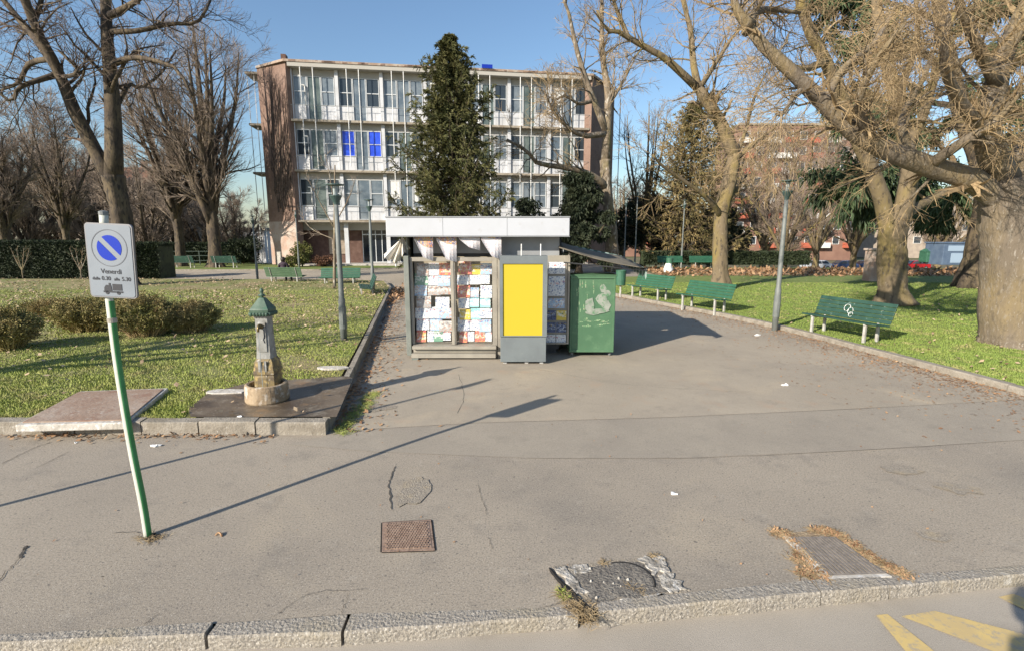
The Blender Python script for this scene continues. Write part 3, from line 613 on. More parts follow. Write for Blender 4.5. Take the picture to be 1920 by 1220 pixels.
def trunk_mesh(line, r, sides=14, flare=1.5, n=18, rough=.05):
    p = smooth_line(line, n); rr = np.interp(np.linspace(0, 1, n), np.linspace(0, 1, len(r)), r)
    rr[0] *= flare; rr[1] *= 1 + (flare - 1) * .4
    big = max(r) > .25; sides = 26 if big else sides
    if big: n2 = 40; p = resamp(p[None], n2)[0]; rr = resamp(rr[None], n2)[0]; n = n2
    rr = rr*(1 + rng.normal(0, rough*.5, n)); bm = MB(); bm.tube(p, rr, sides)
    if big:                                     # root lobes, burrs and furrows
        V = bm.V[-1].reshape(n, sides, 3); a = np.arange(sides)/sides*6.283; h = np.linspace(0, 1, n)[:, None]; ph = rng.uniform(0, 6.283, 4)
        k = 1 + .16*np.exp(-h*7)*np.sin(5*a + ph[0])[None] + .045*np.sin(3*a[None] + ph[1] + 2.5*h) + .03*np.sin(7*a[None] + ph[2] + 3*h) + rng.normal(0, .014, (n, sides)) + .04*np.sin(h*14 + 2*a[None] + ph[3])
        bm.V[-1] = (p[:, None] + (V - p[:, None])*k[..., None]).reshape(-1, 3)
    return bm
def bare_tree(label, base, trunk, tr, limbs, levels, bark, twig, name='bare_tree', group=None, limb_sides=8, flare=1.5, thick=0):
    base = np.asarray(base, float); root = thing(name, label, 'tree', base, 0, group)
    bm = trunk_mesh(trunk, tr, flare=flare); o = obj('trunk', bm, bark, root, world=True, smooth=True)
    cur = pack(limbs)
    bm = MB(); bm.tubes(*cur, limb_sides)
    bl_ = bm; bm = MB()
    for j, lv in enumerate(levels):
        keep = lv.pop('keep', None); nxt = spawn(cur, **lv); (bl_ if j == 0 and len(levels) > 2 else bm).tubes(*nxt, 5 if j == 0 else 3)
        cur = cat2(cur, nxt) if keep else nxt
    obj('limbs', bl_, bark, root, world=True, smooth=True); obj('crown', bm, twig, root, world=True)
    return root
def auto_limbs(base, h0, h1, n, L, r, up=.9, lean=(0, 0)):
    out = []
    for k in range(n):
        a = k * 2.4 + rng.uniform(-.4, .4); z = h0 + (h1 - h0) * (k / max(1, n - 1)) ; p0 = np.array((base[0] + lean[0]*z, base[1] + lean[1]*z, base[2] + z))
        l = L * rng.uniform(.75, 1.15) * (1 - .35 * k / n); e = up * rng.uniform(.8, 1.2)
        d = np.array((math.cos(a)*math.cos(e), math.sin(a)*math.cos(e), math.sin(e)))
        out.append(([p0, p0 + d*l*.5 + rng.normal(0, .15, 3), p0 + d*l + np.array((0, 0, .12*l))], r * (1 - .5*k/n), r*.12))
    return out

# big forked tree on the left lawn
Y = 24.0
def L3(px, Y0, dys, r0, r1): return ([at(x, y, Y0 + dy) for (x, y), dy in zip(px, dys)], r0, r1)
b0 = np.array((*at(232, 541, Y)[:2], .1))
tr = [b0, at(234, 470, Y), at(226, 400, Y), at(212, 330, Y)]
limbs = [L3([(214,345),(213,240),(208,150),(200,60),(197,-60),(190,-200)], Y, [0,0,.1,.3,.5,.8], .38, .12),
         L3([(214,345),(180,285),(140,210),(108,130),(75,70),(30,-40),(0,-120)], Y, [0,.1,-.2,-.5,-1,-1.6,-2], .34, .09),
         L3([(105,125),(70,75),(30,30),(-40,-60)], Y, [-.4,-.2,.3,1], .22, .07),
         L3([(108,140),(75,150),(35,165),(20,190),(-30,150)], Y, [-.4,-1,-1.4,-1.5,-1.8], .13, .04),
         L3([(100,110),(55,120),(35,155),(0,170)], Y, [-.4,.6,1,1.2], .14, .05),
         L3([(213,120),(225,115),(250,108),(280,112),(330,128),(360,180)], Y, [0,-.5,-1,-1.4,-2,-2.3], .15, .05),
         L3([(208,60),(260,58),(320,45),(370,42),(395,0)], Y, [.3,.2,.5,.8,1], .13, .05),
         L3([(205,30),(235,15),(270,-10),(300,-60)], Y, [.3,-.3,-.6,-.8], .16, .05),
         L3([(115,145),(140,140),(142,125),(110,95)], Y, [-.4,-.9,-1,-1], .10, .05),
         L3([(60,40),(72,20),(85,-30)], Y, [-1.1,-1,-1], .14, .06),
         L3([(212,220),(240,160),(262,165),(300,140),(330,95)], Y, [.1,1,1.6,2,2.3], .11, .04)]
bare_tree('large dark forked tree on the left lawn directly behind the parking sign', b0, tr, [.45,.42,.40,.42], limbs,
    [dict(k=13, length=3.6, ang=.9, jit=.2, n=7, rr=.32, keep=1), dict(k=7, length=1.5, ang=.8, jit=.2, n=6, rr=.40, minr=.009, t0=.2), dict(k=4, length=.8, ang=.7, jit=.2, n=4, rr=.6, minr=.007)], M['bark_dark'], M['twig_dark'])

# two upright bare trees left of the building
def vase_tree(label, px, base_y, Y, top_y, spread, trunk_px, bark, twig, nl=7, k=(10, 6, 4), name='bare_tree', group=None, fork=.28, minr=.016, zb=None):
    b = np.array((*at(px, base_y, Y)[:2], ground_z(0, Y) if zb is None else zb)); zt = at(px, top_y, Y)[2]; H_ = zt - b[2]; r = trunk_px / 960 * Y / 2
    hf = H_ * fork; limbs = []
    for q in range(nl):
        a = q / nl * 2 * math.pi + rng.uniform(-.3, .3); s = spread * rng.uniform(.55, 1.0) * (0.35 if q == 0 else 1); h = hf * rng.uniform(.75, 1.2)
        top = H_ * rng.uniform(.74, .98); e = np.array((math.cos(a) * s, math.sin(a) * s, 0))
        limbs.append(([b + (0, 0, h * .8), b + e * .35 + (0, 0, h + (top - h) * .3), b + e * .8 + (0, 0, h + (top - h) * .68), b + e + (0, 0, top)], r * .6, r * .08))
    limbs.append(([b + (0,0,hf*.9), b + (.1,0,H_*.6), b + (0,.1,H_)], r*.7, r*.08))
    return bare_tree(label, b, [b, b + (.05, 0, hf * .5), b + (0, .05, hf * 1.05)], [r, r * .85, r * .75], limbs,
        [dict(k=k[0], length=H_*.23, ang=.72, bias=.05, jit=.12, n=5, rr=.42, keep=1, t0=.05), dict(k=k[1], length=H_*.13, ang=.55, bias=.05, jit=.14, n=4, rr=.5, minr=minr), dict(k=k[2], length=H_*.07, ang=.55, bias=.04, jit=.15, n=3, rr=.6, minr=minr*.8)], bark, twig, name, group)
vase_tree('tall upright bare tree nearest the left end of the school building', 405, 494, 39, 20, 4.4, 24, M['bark_dark'], M['twig_brown'], 9, (14,7,5), zb=0, minr=.013)
vase_tree('upright bare tree just left of the tall one beside the building', 340, 494, 40, 110, 3.9, 18, M['bark_dark'], M['twig_brown'], 8, (13,7,5), zb=0, minr=.013)
vase_tree('slender bare tree behind the hedge left of the forked tree', 128, 480, 44, 205, 3.0, 14, M['bark_dark'], M['twig_brown'], 8, (13,8,5), zb=-.2)
vase_tree('bare tree behind the hedge at the left edge of the picture', 16, 480, 38, 210, 2.8, 20, M['bark_dark'], M['twig_brown'], 8, (13,8,5), zb=-.2)
# wood behind on the left: individual trees with dense twigs
gl = 'bare trees of the park behind the hedge'
for i, (px, ty, Y, sp, lab) in enumerate([(60,250,62,6,'dense brown twiggy tree far behind the left end of the hedge'),(180,290,66,6,'far twiggy tree seen just left of the forked trunk'),
        (275,285,60,6,'far twiggy tree seen just right of the forked trunk'),(-60,240,58,6,'far twiggy tree cut by the left picture edge'),(330,320,70,6,'far twiggy tree between the two upright trees'),
        (440,370,66,5,'small far bare tree touching the left end of the school'),(120,270,70,7,'far twiggy tree filling the gap left of the forked trunk'),(230,330,74,7,'far brown twiggy tree hidden behind the forked trunk'),(385,330,72,6,'far twiggy tree just behind the tall upright tree'),(0,300,70,7,'far twiggy tree behind the hedge near the left picture edge')]):
    vase_tree(lab, px, 470, Y, ty, sp, 12, M['bark_dark'], M['twig_brown'], 9, (14,9,6), group=gl, fork=.12, minr=.020)

# plane tree right of the building with a long low limb
Y = 35.0; b0 = np.array((*at(1150, 510, Y)[:2], 0))
tr = [b0, at(1146, 440, Y), at(1138, 360, Y), at(1135, 300, Y)]
limbs = [L3([(1135,310),(1140,220),(1140,170),(1130,110),(1128,40),(1130,-60)], Y, [0,0,.2,.4,.5,.6], .32, .09),
         L3([(1138,250),(1118,200),(1095,140),(1078,80),(1065,20),(1040,-40)], Y, [0,-.3,-.6,-.9,-1,-1.2], .26, .06),
         L3([(1138,355),(1120,335),(1080,318),(1040,312),(1005,305),(985,280),(950,262)], Y, [0,-.6,-1.2,-1.7,-2.1,-2.4,-2.6], .26, .07),
         L3([(1140,250),(1095,255),(1060,235),(1035,205),(1020,170)], Y, [0,-1,-1.7,-2,-2.2], .20, .05),
         L3([(1110,190),(1085,195),(1060,180),(1040,190)], Y, [-.3,-1,-1.5,-2], .13, .04),
         L3([(1140,200),(1170,150),(1195,100)], Y, [.2,.8,1.2], .14, .04)]
bare_tree('pale plane tree with a long crooked limb before the right end of the school', b0, tr, [.42,.40,.36,.36], limbs,
    [dict(k=13, length=3.4, ang=.8, jit=.16, n=6, rr=.32, keep=1), dict(k=7, length=1.6, ang=.7, jit=.18, n=5, rr=.45, minr=.013), dict(k=4, length=.8, ang=.6, jit=.18, n=4, rr=.6, minr=.011)], M['bark_plane'], M['twig_tan'])

# tree on the right lawn behind the benches
Y = 23.0; b0 = np.array((*at(1351, 545, Y)[:2], .1))
tr = [b0, at(1350, 480, Y), at(1353, 400, Y), at(1368, 340, Y), at(1378, 290, Y)]
limbs = [L3([(1380,300),(1355,240),(1335,205),(1310,165)], Y, [0,-.1,-.2,-.3], .29, .22),
         L3([(1310,168),(1270,130),(1240,105),(1190,78),(1160,60),(1135,55),(1120,20)], Y, [-.3,-.6,-.9,-1.2,-1.5,-1.7,-1.8], .17, .05),
         L3([(1310,168),(1300,120),(1295,60),(1280,0),(1260,-80)], Y, [-.3,0,.3,.6,.9], .17, .06),
         L3([(1180,75),(1165,40),(1150,0),(1140,-50)], Y, [-1.2,-1,-1,-1], .10, .05),
         L3([(1310,168),(1335,130),(1370,75),(1400,40)], Y, [-.3,-.8,-1.2,-1.5], .12, .04),
         L3([(1352,410),(1335,380),(1290,345),(1240,310),(1225,290)], Y, [0,-.6,-1.2,-1.8,-2.2], .14, .03),
         L3([(1378,300),(1420,265),(1460,235)], Y, [0,.6,1.2], .11, .03),
         L3([(1378,300),(1400,240),(1415,180),(1440,130)], Y, [0,.8,1.4,2], .10, .03),
         L3([(1355,390),(1385,350),(1400,330)], Y, [0,.5,.9], .10, .04)]
bare_tree('mossy leaning bare tree behind the two green benches on the right lawn', b0, tr, [.34,.31,.31,.30,.29], limbs,
    [dict(k=10, length=2.7, ang=.85, jit=.18, n=7, rr=.28, keep=1), dict(k=7, length=1.3, ang=.75, jit=.2, n=5, rr=.45, minr=.008), dict(k=4, length=.7, ang=.65, jit=.2, n=4, rr=.6, minr=.008)], M['bark_moss'], M['twig_tan'])

# second tree on the right lawn
Y = 17.8; b0 = np.array((*at(1672, 575, Y)[:2], .1))
tr = [b0, at(1672, 500, Y), at(1672, 430, Y), at(1688, 390, Y)]
limbs = [L3([(1674,500),(1684,420),(1705,350),(1700,280),(1690,220),(1672,150),(1650,60),(1640,-40)], Y, [0,0,.2,.3,.3,.4,.6,.8], .34, .14),
         L3([(1672,500),(1664,420),(1640,330),(1592,230),(1570,160),(1535,90),(1505,30),(1495,-60)], Y, [0,0,-.2,-.5,-.8,-1,-1.2,-1.4], .30, .12),
         L3([(1676,460),(1690,410),(1735,380),(1790,352),(1840,335),(1900,300)], Y, [0,0,.6,1,1.3,1.6], .22, .07),
         L3([(1690,300),(1730,220),(1760,120),(1790,20)], Y, [.3,-.3,-.8,-1.2], .18, .06),
         L3([(1550,115),(1500,130),(1440,100),(1410,60)], Y, [-1,-1.4,-1.8,-2], .12, .04),
         L3([(1668,200),(1700,140),(1720,60),(1715,-20)], Y, [.3,1,1.6,2], .14, .05)]
bare_tree('thick mossy forked tree in the middle of the right lawn', b0, tr, [.44,.42,.38,.37], limbs,
    [dict(k=12, length=2.7, ang=.9, jit=.18, n=7, rr=.26, keep=1, bias=-.03), dict(k=7, length=1.35, ang=.8, jit=.2, n=6, rr=.45, minr=.008, bias=-.05), dict(k=5, length=.7, ang=.7, jit=.22, n=4, rr=.6, minr=.007)], M['bark_moss'], M['twig_tan'], flare=1.55)

# massive trunk at the right edge with the long limb reaching left
Y = 11.2; b0 = np.array((*at(1905, 655, Y)[:2], .1))
tr = [b0, at(1902, 600, Y), at(1896, 500, Y), at(1890, 400, Y), at(1888, 335, Y)]
limbs = [L3([(1893,440),(1872,372),(1820,335),(1740,312),(1660,282),(1600,248),(1545,195),(1490,140),(1430,85),(1395,40)], Y, [0,0,-.1,-.2,-.3,-.4,-.5,-.6,-.7,-.8], .28, .085),
         L3([(1405,50),(1380,15),(1370,-50)], Y, [-.8,-.9,-1], .11, .04), L3([(1400,60),(1415,25),(1450,18),(1500,25)], Y, [-.8,-.5,-.2,0], .10, .03),
         L3([(1890,350),(1850,260),(1862,190),(1880,110),(1920,20),(1980,-80)], Y, [0,-.3,-.5,-.6,-.7,-.8], .28, .10),
         L3([(1888,350),(1950,240),(2010,120),(2060,0)], Y, [0,.5,.9,1.2], .30, .10),
         L3([(1740,312),(1800,270),(1870,225),(1930,150)], Y, [-.2,-.9,-1.3,-1.6], .12, .03),
         L3([(1545,195),(1500,170),(1470,212),(1455,215)], Y, [-.5,-.8,-1,-1.1], .06, .02),
         L3([(1640,275),(1610,200),(1640,120),(1700,40)], Y, [-.3,-.9,-1.3,-1.6], .11, .03),
         L3([(1850,260),(1800,190),(1770,120),(1780,30)], Y, [-.3,-.9,-1.4,-1.8], .13, .04),
         L3([(1870,160),(1830,80),(1800,10),(1790,-60)], Y, [-.6,-1,-1.3,-1.5], .12, .04),
         L3([(1720,305),(1690,230),(1730,150),(1760,70)], Y, [-.2,.5,1,1.4], .10, .03),
         L3([(1545,195),(1580,130),(1640,80),(1680,10)], Y, [-.5,-.1,.3,.6], .09, .03)]
bare_tree('massive grey trunked tree at the right edge with a heavy limb reaching left', b0, tr, [.66,.56,.49,.45,.42], limbs,
    [dict(k=13, length=2.1, ang=1.0, jit=.2, n=8, rr=.2, keep=1, bias=-.03), dict(k=9, length=1.1, ang=.85, jit=.2, n=6, rr=.42, minr=.0055, bias=-.06, t0=.15), dict(k=5, length=.55, ang=.75, jit=.2, n=4, rr=.6, minr=.004, bias=-.05)], M['bark_park'], M['twig_tan'], flare=1.25, limb_sides=10)

b0 = np.array((-12.6, 5.4, .1)); bare_tree('bare tree outside the left picture edge that shades the lawn', b0, [b0, b0+(.1,0,2), b0+(.0,.2,4)], [.22,.2,.18], auto_limbs(b0, 2.2, 4, 7, 4.5, .12), [dict(k=9, length=1.8, ang=.8, jit=.16, n=5, rr=.4, keep=1), dict(k=5, length=.9, ang=.7, jit=.18, n=4, rr=.5, minr=.009)], M['bark_dark'], M['twig_dark'])
# far bare trees on the right
gr = 'bare trees in front of the brick apartments'
for i, (px, ty, Y, sp, lab, tw) in enumerate([(1205,190,56,3.2,'dark slender bare tree beyond the right end of the school','twig_dark'),(1430,230,60,6,'far brown twiggy tree left of the right lamp post','twig_brown'),
        (1530,230,58,6,'far brown twiggy tree right of the right lamp post','twig_brown'),(1600,260,66,6,'far brown twiggy tree before the right edge of the brick tower','twig_brown'),
        (1760,350,60,5,'low far bare tree beside the blue cabin','twig_brown'),(1330,250,70,6,'far tan twiggy tree left of the leaning bare tree','twig_brown'),(1470,330,50,4.5,'pale bare tree standing behind the right lamp post','twig_brown'),
        (1890,330,62,6,'far bare tree behind the massive trunk','twig_brown'),(1165,330,75,5,'small distant bare tree just right of the school','twig_brown')]):
    vase_tree(lab, px, 480, Y, ty, sp, 12, M['bark_moss'], M[tw], 9 if tw != 'twig_dark' else 6, (11,7,5) if tw != 'twig_dark' else (7,5,3), group=gr, fork=.16, minr=.018)

# thin young tree in front of the entrance
b0 = np.array((*at(627, 543, 22.6)[:2], .11)); tp = at(628, 310, 22.6)
bare_tree('thin young tree standing behind the left lamp post', b0, [b0, b0*.5+tp*.5, tp], [.07,.055,.025], [L3([(628,430),(600,380),(575,330)],22.6,[0,-.3,-.6],.03,.01),L3([(628,420),(655,370),(668,330)],22.6,[0,.3,.6],.03,.01),L3([(628,400),(620,340),(610,290)],22.6,[0,.3,.5],.03,.01),L3([(628,450),(585,430),(560,400)],22.6,[0,.4,.6],.022,.008)],
    [dict(k=6, length=1.0, ang=.7, jit=.15, n=5, rr=.5, keep=1, bias=.04, minr=.008), dict(k=3, length=.5, ang=.6, jit=.15, n=4, rr=.6, minr=.007)], M['bark_plane'], M['twig_brown'], name='young_tree', flare=1.1)

# ------------------------------------------------------------------ evergreens
def sprays(mb, base, d, L, W, droop=.2, mi=0):
    """small pointed leafy sprays: two crossed slim kite faces per spray"""
    n = len(base); d = d / (np.linalg.norm(d, axis=1, keepdims=True) + 1e-9)
    rv = rng.normal(size=(n, 3)); s = rv - (rv*d).sum(1, keepdims=True)*d; s /= np.linalg.norm(s, axis=1, keepdims=True)
    L = L[:, None]; W = W[:, None]; tip = base + d*L; tip[:, 2] -= droop * L[:, 0]
    for q in (s, np.cross(d, s)):
        mid = base + d*L*.45; v = np.stack([base, mid + q*W, tip, mid - q*W], 1); mb.addq(v, np.arange(4*n).reshape(n, 4), mi)
def along(par, k, t0=.1):
    pts, rad = par; P, m, _ = pts.shape; t = rng.uniform(t0, 1, (P, k))*(m-1); i = np.minimum(t.astype(int), m-2); u = (t-i)[..., None]; pi = np.arange(P)[:, None]
    a = pts[pi, i]; b = pts[pi, i+1]; return (a + (b-a)*u).reshape(-1, 3), (b-a).reshape(-1, 3)
def conifer(label, base, H_, Rb, nbr, leaf, name='spruce_tree', k2=6, kk=12, sz=.32, z0=.04, power=.85, droop=-.25, trunk_r=.22, cat='tree'):
    base = np.asarray(base, float); root = thing(name, label, cat, base)
    bm = trunk_mesh([base, base + (0,0,H_*.5), base + (0,0,H_*.98)], [trunk_r, trunk_r*.6, .02], sides=8); obj('trunk', bm, M['bark_dark'], root, world=True, smooth=True)
    t = np.sort(rng.uniform(z0, .985, nbr)); a = np.arange(nbr)*2.399 + rng.normal(0, .25, nbr)
    Ln = Rb * (1 - t)**power * rng.uniform(.55, 1.15, nbr) + .10
    lump = 1 + .22*np.sin(a*2 + 5*t*6) ; Ln *= lump
    n = 6; P = []
    for i in range(nbr):
        s = np.linspace(0, 1, n); e = droop*(1 - t[i]) + .55*t[i]
        x = Ln[i]*s; z = Ln[i]*(e*s + .22*s*s)
        P.append(np.c_[base[0] + np.cos(a[i])*x, base[1] + np.sin(a[i])*x, base[2] + H_*t[i] + z])
    br = np.array(P), np.linspace(.04, .01, n)[None].repeat(nbr, 0)*(.4 + Ln[:, None]/Rb)
    b2_ = spawn(br, k2, Rb*.34, .75, n=4, bias=-.08, jit=.1, t0=.15, rr=.5, lenfall=.35)
    sc = np.repeat(Ln/Rb, k2); b2_[0][:] = b2_[0][:, :1] + (b2_[0] - b2_[0][:, :1]) * (.35 + .65*sc)[:, None, None]
    bm = MB(); bm.tubes(*br, 4); obj('branches', bm, M['bark_dark'], root, world=True)
    bm = MB()
    p, d = along(br, kk, .25); d = d/np.linalg.norm(d, axis=1, keepdims=True) + rng.normal(0, .45, d.shape); sprays(bm, p, d, sz*rng.uniform(.6,1.3,len(p)), sz*.17*rng.uniform(.7,1.3,len(p)), .25)
    p, d = along(b2_, kk//2, 0); d = d/np.linalg.norm(d, axis=1, keepdims=True) + rng.normal(0, .5, d.shape); sprays(bm, p, d, sz*rng.uniform(.6,1.3,len(p)), sz*.17*rng.uniform(.7,1.3,len(p)), .35)
    obj('foliage', bm, leaf, root, world=True); return root
def spruce(label, base, H_, prof, nwh, leaf, sz=.2, kk=34, k2=10, name='spruce_tree', trunk_r=.2, dens2=16, t_lo=.03):
    base = np.asarray(base, float); root = thing(name, label, 'tree', base)
    bm = trunk_mesh([base, base + (0,0,H_*.5), base + (0,0,H_*.99)], [trunk_r, trunk_r*.55, .015], sides=8); obj('trunk', bm, M['bark_dark'], root, world=True, smooth=True)
    P = []; n = 7; Ls = []
    for w in range(nwh):                                   # whorls, closer together towards the tip
        t = t_lo + (.992 - t_lo)*(w/(nwh-1))**.92; m = 8 if t < .8 else 6
        for q in range(m):
            a = q/m*6.283 + w*1.1 + rng.normal(0, .18); tt = t + rng.normal(0, .008); L = float(np.interp(tt, *prof))*rng.uniform(.60, 1.14)*(1 + .16*math.sin(a*2 + w*.9)) + .05
            e = .95*tt - .28 + rng.normal(0, .07); x = np.linspace(0, 1, n)*L; u = np.linspace(0, 1, n)
            P.append(np.c_[base[0] + np.cos(a)*x, base[1] + np.sin(a)*x, base[2] + H_*min(tt, .99) + L*(e*u - .15*np.sin(u*3.1) + .22*u*u*u)]); Ls.append(L)
    Ls = np.array(Ls); br = np.array(P), np.linspace(.035, .008, n)[None].repeat(len(P), 0)*(.35 + Ls[:, None]/3)
    b2_ = spawn(br, k2, 1.0, .85, n=4, bias=-.04, jit=.08, t0=.12, rr=.5, lenfall=.45, minr=.004)
    b2_[0][:] = b2_[0][:, :1] + (b2_[0] - b2_[0][:, :1])*np.clip(np.repeat(Ls, k2)/2.4, .12, 1.1)[:, None, None]
    bm = MB(); bm.tubes(*br, 4); bm.tubes(*b2_, 3); obj('branches', bm, M['bark_dark'], root, world=True)
    bm = MB()
    for src, k in ((br, kk), (b2_, dens2)):
        p, d = along(src, k, .1); d = d/(np.linalg.norm(d, axis=1, keepdims=True) + 1e-9) + rng.normal(0, .42, d.shape) + np.array((0, 0, -.12)); q = sz*rng.uniform(.55, 1.3, len(p)); sprays(bm, p, d, q, q*.10, .22)
    obj('foliage', bm, leaf, root, world=True); return root
Y = 29.0; b0 = np.array((*at(852, 520, Y)[:2], .05)); spruce('tall dark green spruce standing behind the kiosk', b0, at(852, 70, Y)[2]-.05, ([0,.15,.27,.38,.49,.60,.71,.82,.91,.97,1], [2.5,2.9,3.0,2.85,2.5,2.1,1.68,1.12,.62,.26,.05]), 37, M['spruce'], sz=.22, kk=46, k2=13, dens2=20)
def leaf_tree(label, base, H_, Rr, blobs, leaf, name, n=9000, sz=.3, z0=.3, cat='tree', trunk_r=.2, bark=None, group=None):
    base = np.asarray(base, float); root = thing(name, label, cat, base, 0, group)
    bm = trunk_mesh([base, base + (.05,0,H_*.4), base + (0,0,H_*.9)], [trunk_r, trunk_r*.7, .03], sides=8); obj('trunk', bm, bark or M['bark_dark'], root, world=True, smooth=True)
    C = np.c_[rng.normal(0, Rr*.42, blobs), rng.normal(0, Rr*.42, blobs), H_*(z0 + (1-z0)*rng.uniform(.08, .95, blobs))]
    shrink = 1 - .6*np.clip((C[:, 2]/H_ - .55)/.45, 0, 1); C[:, :2] *= shrink[:, None]
    rad = Rr*rng.uniform(.22, .42, blobs); i = rng.integers(0, blobs, n); v = rng.normal(size=(n, 3)); v /= np.linalg.norm(v, axis=1, keepdims=True)
    p = base + C[i] + v*rad[i][:, None]*rng.uniform(.55, 1.08, n)[:, None]*np.array((1,1,.75)); d = v + rng.normal(0, .5, v.shape) + np.array((0,0,-.3))
    p[:, 2] = np.maximum(p[:, 2], base[2] + .05)
    bm = MB(); sprays(bm, p, d, sz*rng.uniform(.5,1.3,n), sz*.22*rng.uniform(.6,1.3,n), .25); obj('foliage', bm, leaf, root, world=True)
    lim = [[base + (0,0,H_*.25), base + C[j]*(.6,.6,.7), base + C[j]] for j in range(min(blobs, 14))]; cur = pack([(l, trunk_r*.4, .02) for l in lim], 6)
    bm = MB(); bm.tubes(*cur, 4); obj('branches', bm, bark or M['bark_dark'], root, world=True); return root
Y = 33; b0 = np.array((*at(1085, 510, Y)[:2], 0)); leaf_tree('dark yew between the kiosk and the right end of the school', b0, at(1085, 318, Y)[2], 1.5, 70, M['yew'], 'yew_tree', 20000, .24, .03)
Y = 37; b0 = np.array((*at(985, 500, Y)[:2], 0)); leaf_tree('dark bushy shrub right of the spruce behind the kiosk roof', b0, at(985, 372, Y)[2], 1.5, 30, M['yew'], 'evergreen_shrub', 5000, .26, .2, 'shrub', .08)
Y = 52; b0 = np.array((*at(1285, 490, Y)[:2], -.5)); spruce('broad golden brown evergreen behind the mossy leaning tree', b0, at(1285, 195, Y)[2]+.5, ([0,.1,.3,.5,.7,.85,.95,1], [4.8,6.2,6.0,5.0,3.4,1.8,.7,.1]), 34, M['olive'], .34, 24, 10, 'golden_cypress', .3, 9, .10)
Y = 56; b0 = np.array((*at(1225, 490, Y)[:2], -.4)); leaf_tree('dark evergreen low behind the golden evergreen', b0, at(1215, 370, Y)[2]+.4, 3.6, 22, M['yew'], 'yew_tree', 14000, .36, .03)
Y = 57; b0 = np.array((*at(1340, 490, Y)[:2], -.4)); leaf_tree('low dark evergreen right of the golden evergreen', b0, at(1340, 395, Y)[2]+.4, 3.2, 18, M['yew'], 'yew_tree', 12000, .36, .03)
# cedar behind the right lawn trees
Y = 23.5; b0 = np.array((*at(1822, 540, Y)[:2], .05)); root = thing('cedar_tree', 'dark green cedar with a leaning trunk behind the massive tree at the right', 'tree', b0)
tr = [b0, at(1835, 450, Y), at(1850, 340, Y), at(1800, 200, Y), at(1760, 0, Y), at(1750, -150, Y)]
obj('trunk', trunk_mesh(tr, [.5,.46,.42,.34,.24,.1]), M['bark_dark'], root, world=True, smooth=True)
cl = [L3([(1830,330),(1760,320),(1690,330),(1610,320),(1570,335)], Y, [0,-1.2,-2,-2.8,-3.2], .16, .04), L3([(1800,200),(1720,190),(1640,180),(1590,200)], Y, [0,.8,1.5,2], .14, .04),
      L3([(1790,130),(1700,90),(1620,70),(1560,80)], Y, [0,.6,1,1.4], .14, .04), L3([(1770,40),(1680,10),(1600,-10),(1560,10)], Y, [0,.6,1,1.2], .12, .04),
      L3([(1800,200),(1860,190),(1940,200)], Y, [0,1,2], .14, .04), L3([(1790,120),(1860,90),(1950,80)], Y, [0,1,1.8], .13, .04), L3([(1770,40),(1850,10),(1940,-10)], Y, [0,1,1.5], .12, .04),
      L3([(1840,290),(1890,270),(1960,290)], Y, [0,1.2,2], .13, .04), L3([(1835,330),(1790,360),(1760,400)], Y, [0,.8,1.4], .08, .02), L3([(1800,230),(1740,250),(1680,262)], Y, [0,1.4,2.4], .10, .03),
      L3([(1830,320),(1700,345),(1640,355),(1600,350)], Y, [0,-1.8,-2.8,-3.3], .12, .03)]
cur = pack(cl); c2_ = spawn(cur, 13, 2.2, .85, n=5, bias=-.05, jit=.12, t0=.2, rr=.4)
bm = MB(); bm.tubes(*cur, 6); bm.tubes(*c2_, 4); obj('branches', bm, M['bark_dark'], root, world=True)
bm = MB(); p, d = along(cat2(c2_), 270, 0); p = p + rng.normal(0, .14, p.shape); d = d/np.linalg.norm(d, axis=1, keepdims=True) + rng.normal(0, .6, d.shape) + np.array((0,0,-.35)); sprays(bm, p, d, .33*rng.uniform(.5,1.3,len(p)), .036*rng.uniform(.6,1.3,len(p)), .4)
obj('foliage', bm, M['cedar'], root, world=True)

# hedges
def hedge(label, a, b, depth, h, z=0.0, n=14000, sz=.09):
    a = np.asarray(a, float); b = np.asarray(b, float); L = np.linalg.norm(b - a); ux = (b - a)/L; uy = np.array((-ux[1], ux[0]))
    root = thing('hedge', label, 'hedge', (*a, z))
    bm = MB(); bm.prism([uy*0 + ux*.1 + uy*.1, ux*(L-.1) + uy*.1, ux*(L-.1) + uy*(depth-.1), ux*.1 + uy*(depth-.1)], 0, h - .1); obj('core', bm, M['hedge'], root)
    s = rng.uniform(0, L, n); w = rng.uniform(0, 1, n); f = h/(h + depth); front = w < f
    q = np.where(front[:, None], np.c_[s, np.full(n, .03), w/f*h], np.c_[s, (w - f)/(1 - f)*depth, np.full(n, h - .03)]); q += rng.normal(0, .05, q.shape)
    p = ux[None]*q[:, :1] + uy[None]*q[:, 1:2]; p = np.c_[p, np.maximum(q[:, 2], .02)]; d = rng.normal(0, .6, p.shape) + np.where(front[:, None], np.array((0., -1., .1)), np.array((0., 0, 1.)))
    bm = MB(); sprays(bm, p, d, sz*rng.uniform(.6,1.4,n), sz*.4*rng.uniform(.6,1.3,n), .1); obj('leaves', bm, M['hedge'], root); return root
def gx_(px, Y): return at(px, 500, Y)[0]
hedge('long clipped dark hedge behind the left lawn', (gx_(-120, 28.6), 28.6), (gx_(170, 28.6), 28.4), 1.6, 2.05, 0.02)
hedge('clipped end block of dark hedge right of the forked trunk', (gx_(246, 29.2), 29.2), (gx_(299, 29.2), 29.2), 1.6, 1.95, 0.0, 6000)
hedge('low dark hedge beside the left end of the school', (gx_(300, 44), 44), (gx_(470, 44), 44), 1.2, 1.7, 0.0, 6000, .14)
hedge('long low dark hedge behind the right park lawn', (gx_(1205, 49), 49), (gx_(1520, 49), 49), 1.4, 1.15, -.35, 9000, .15)
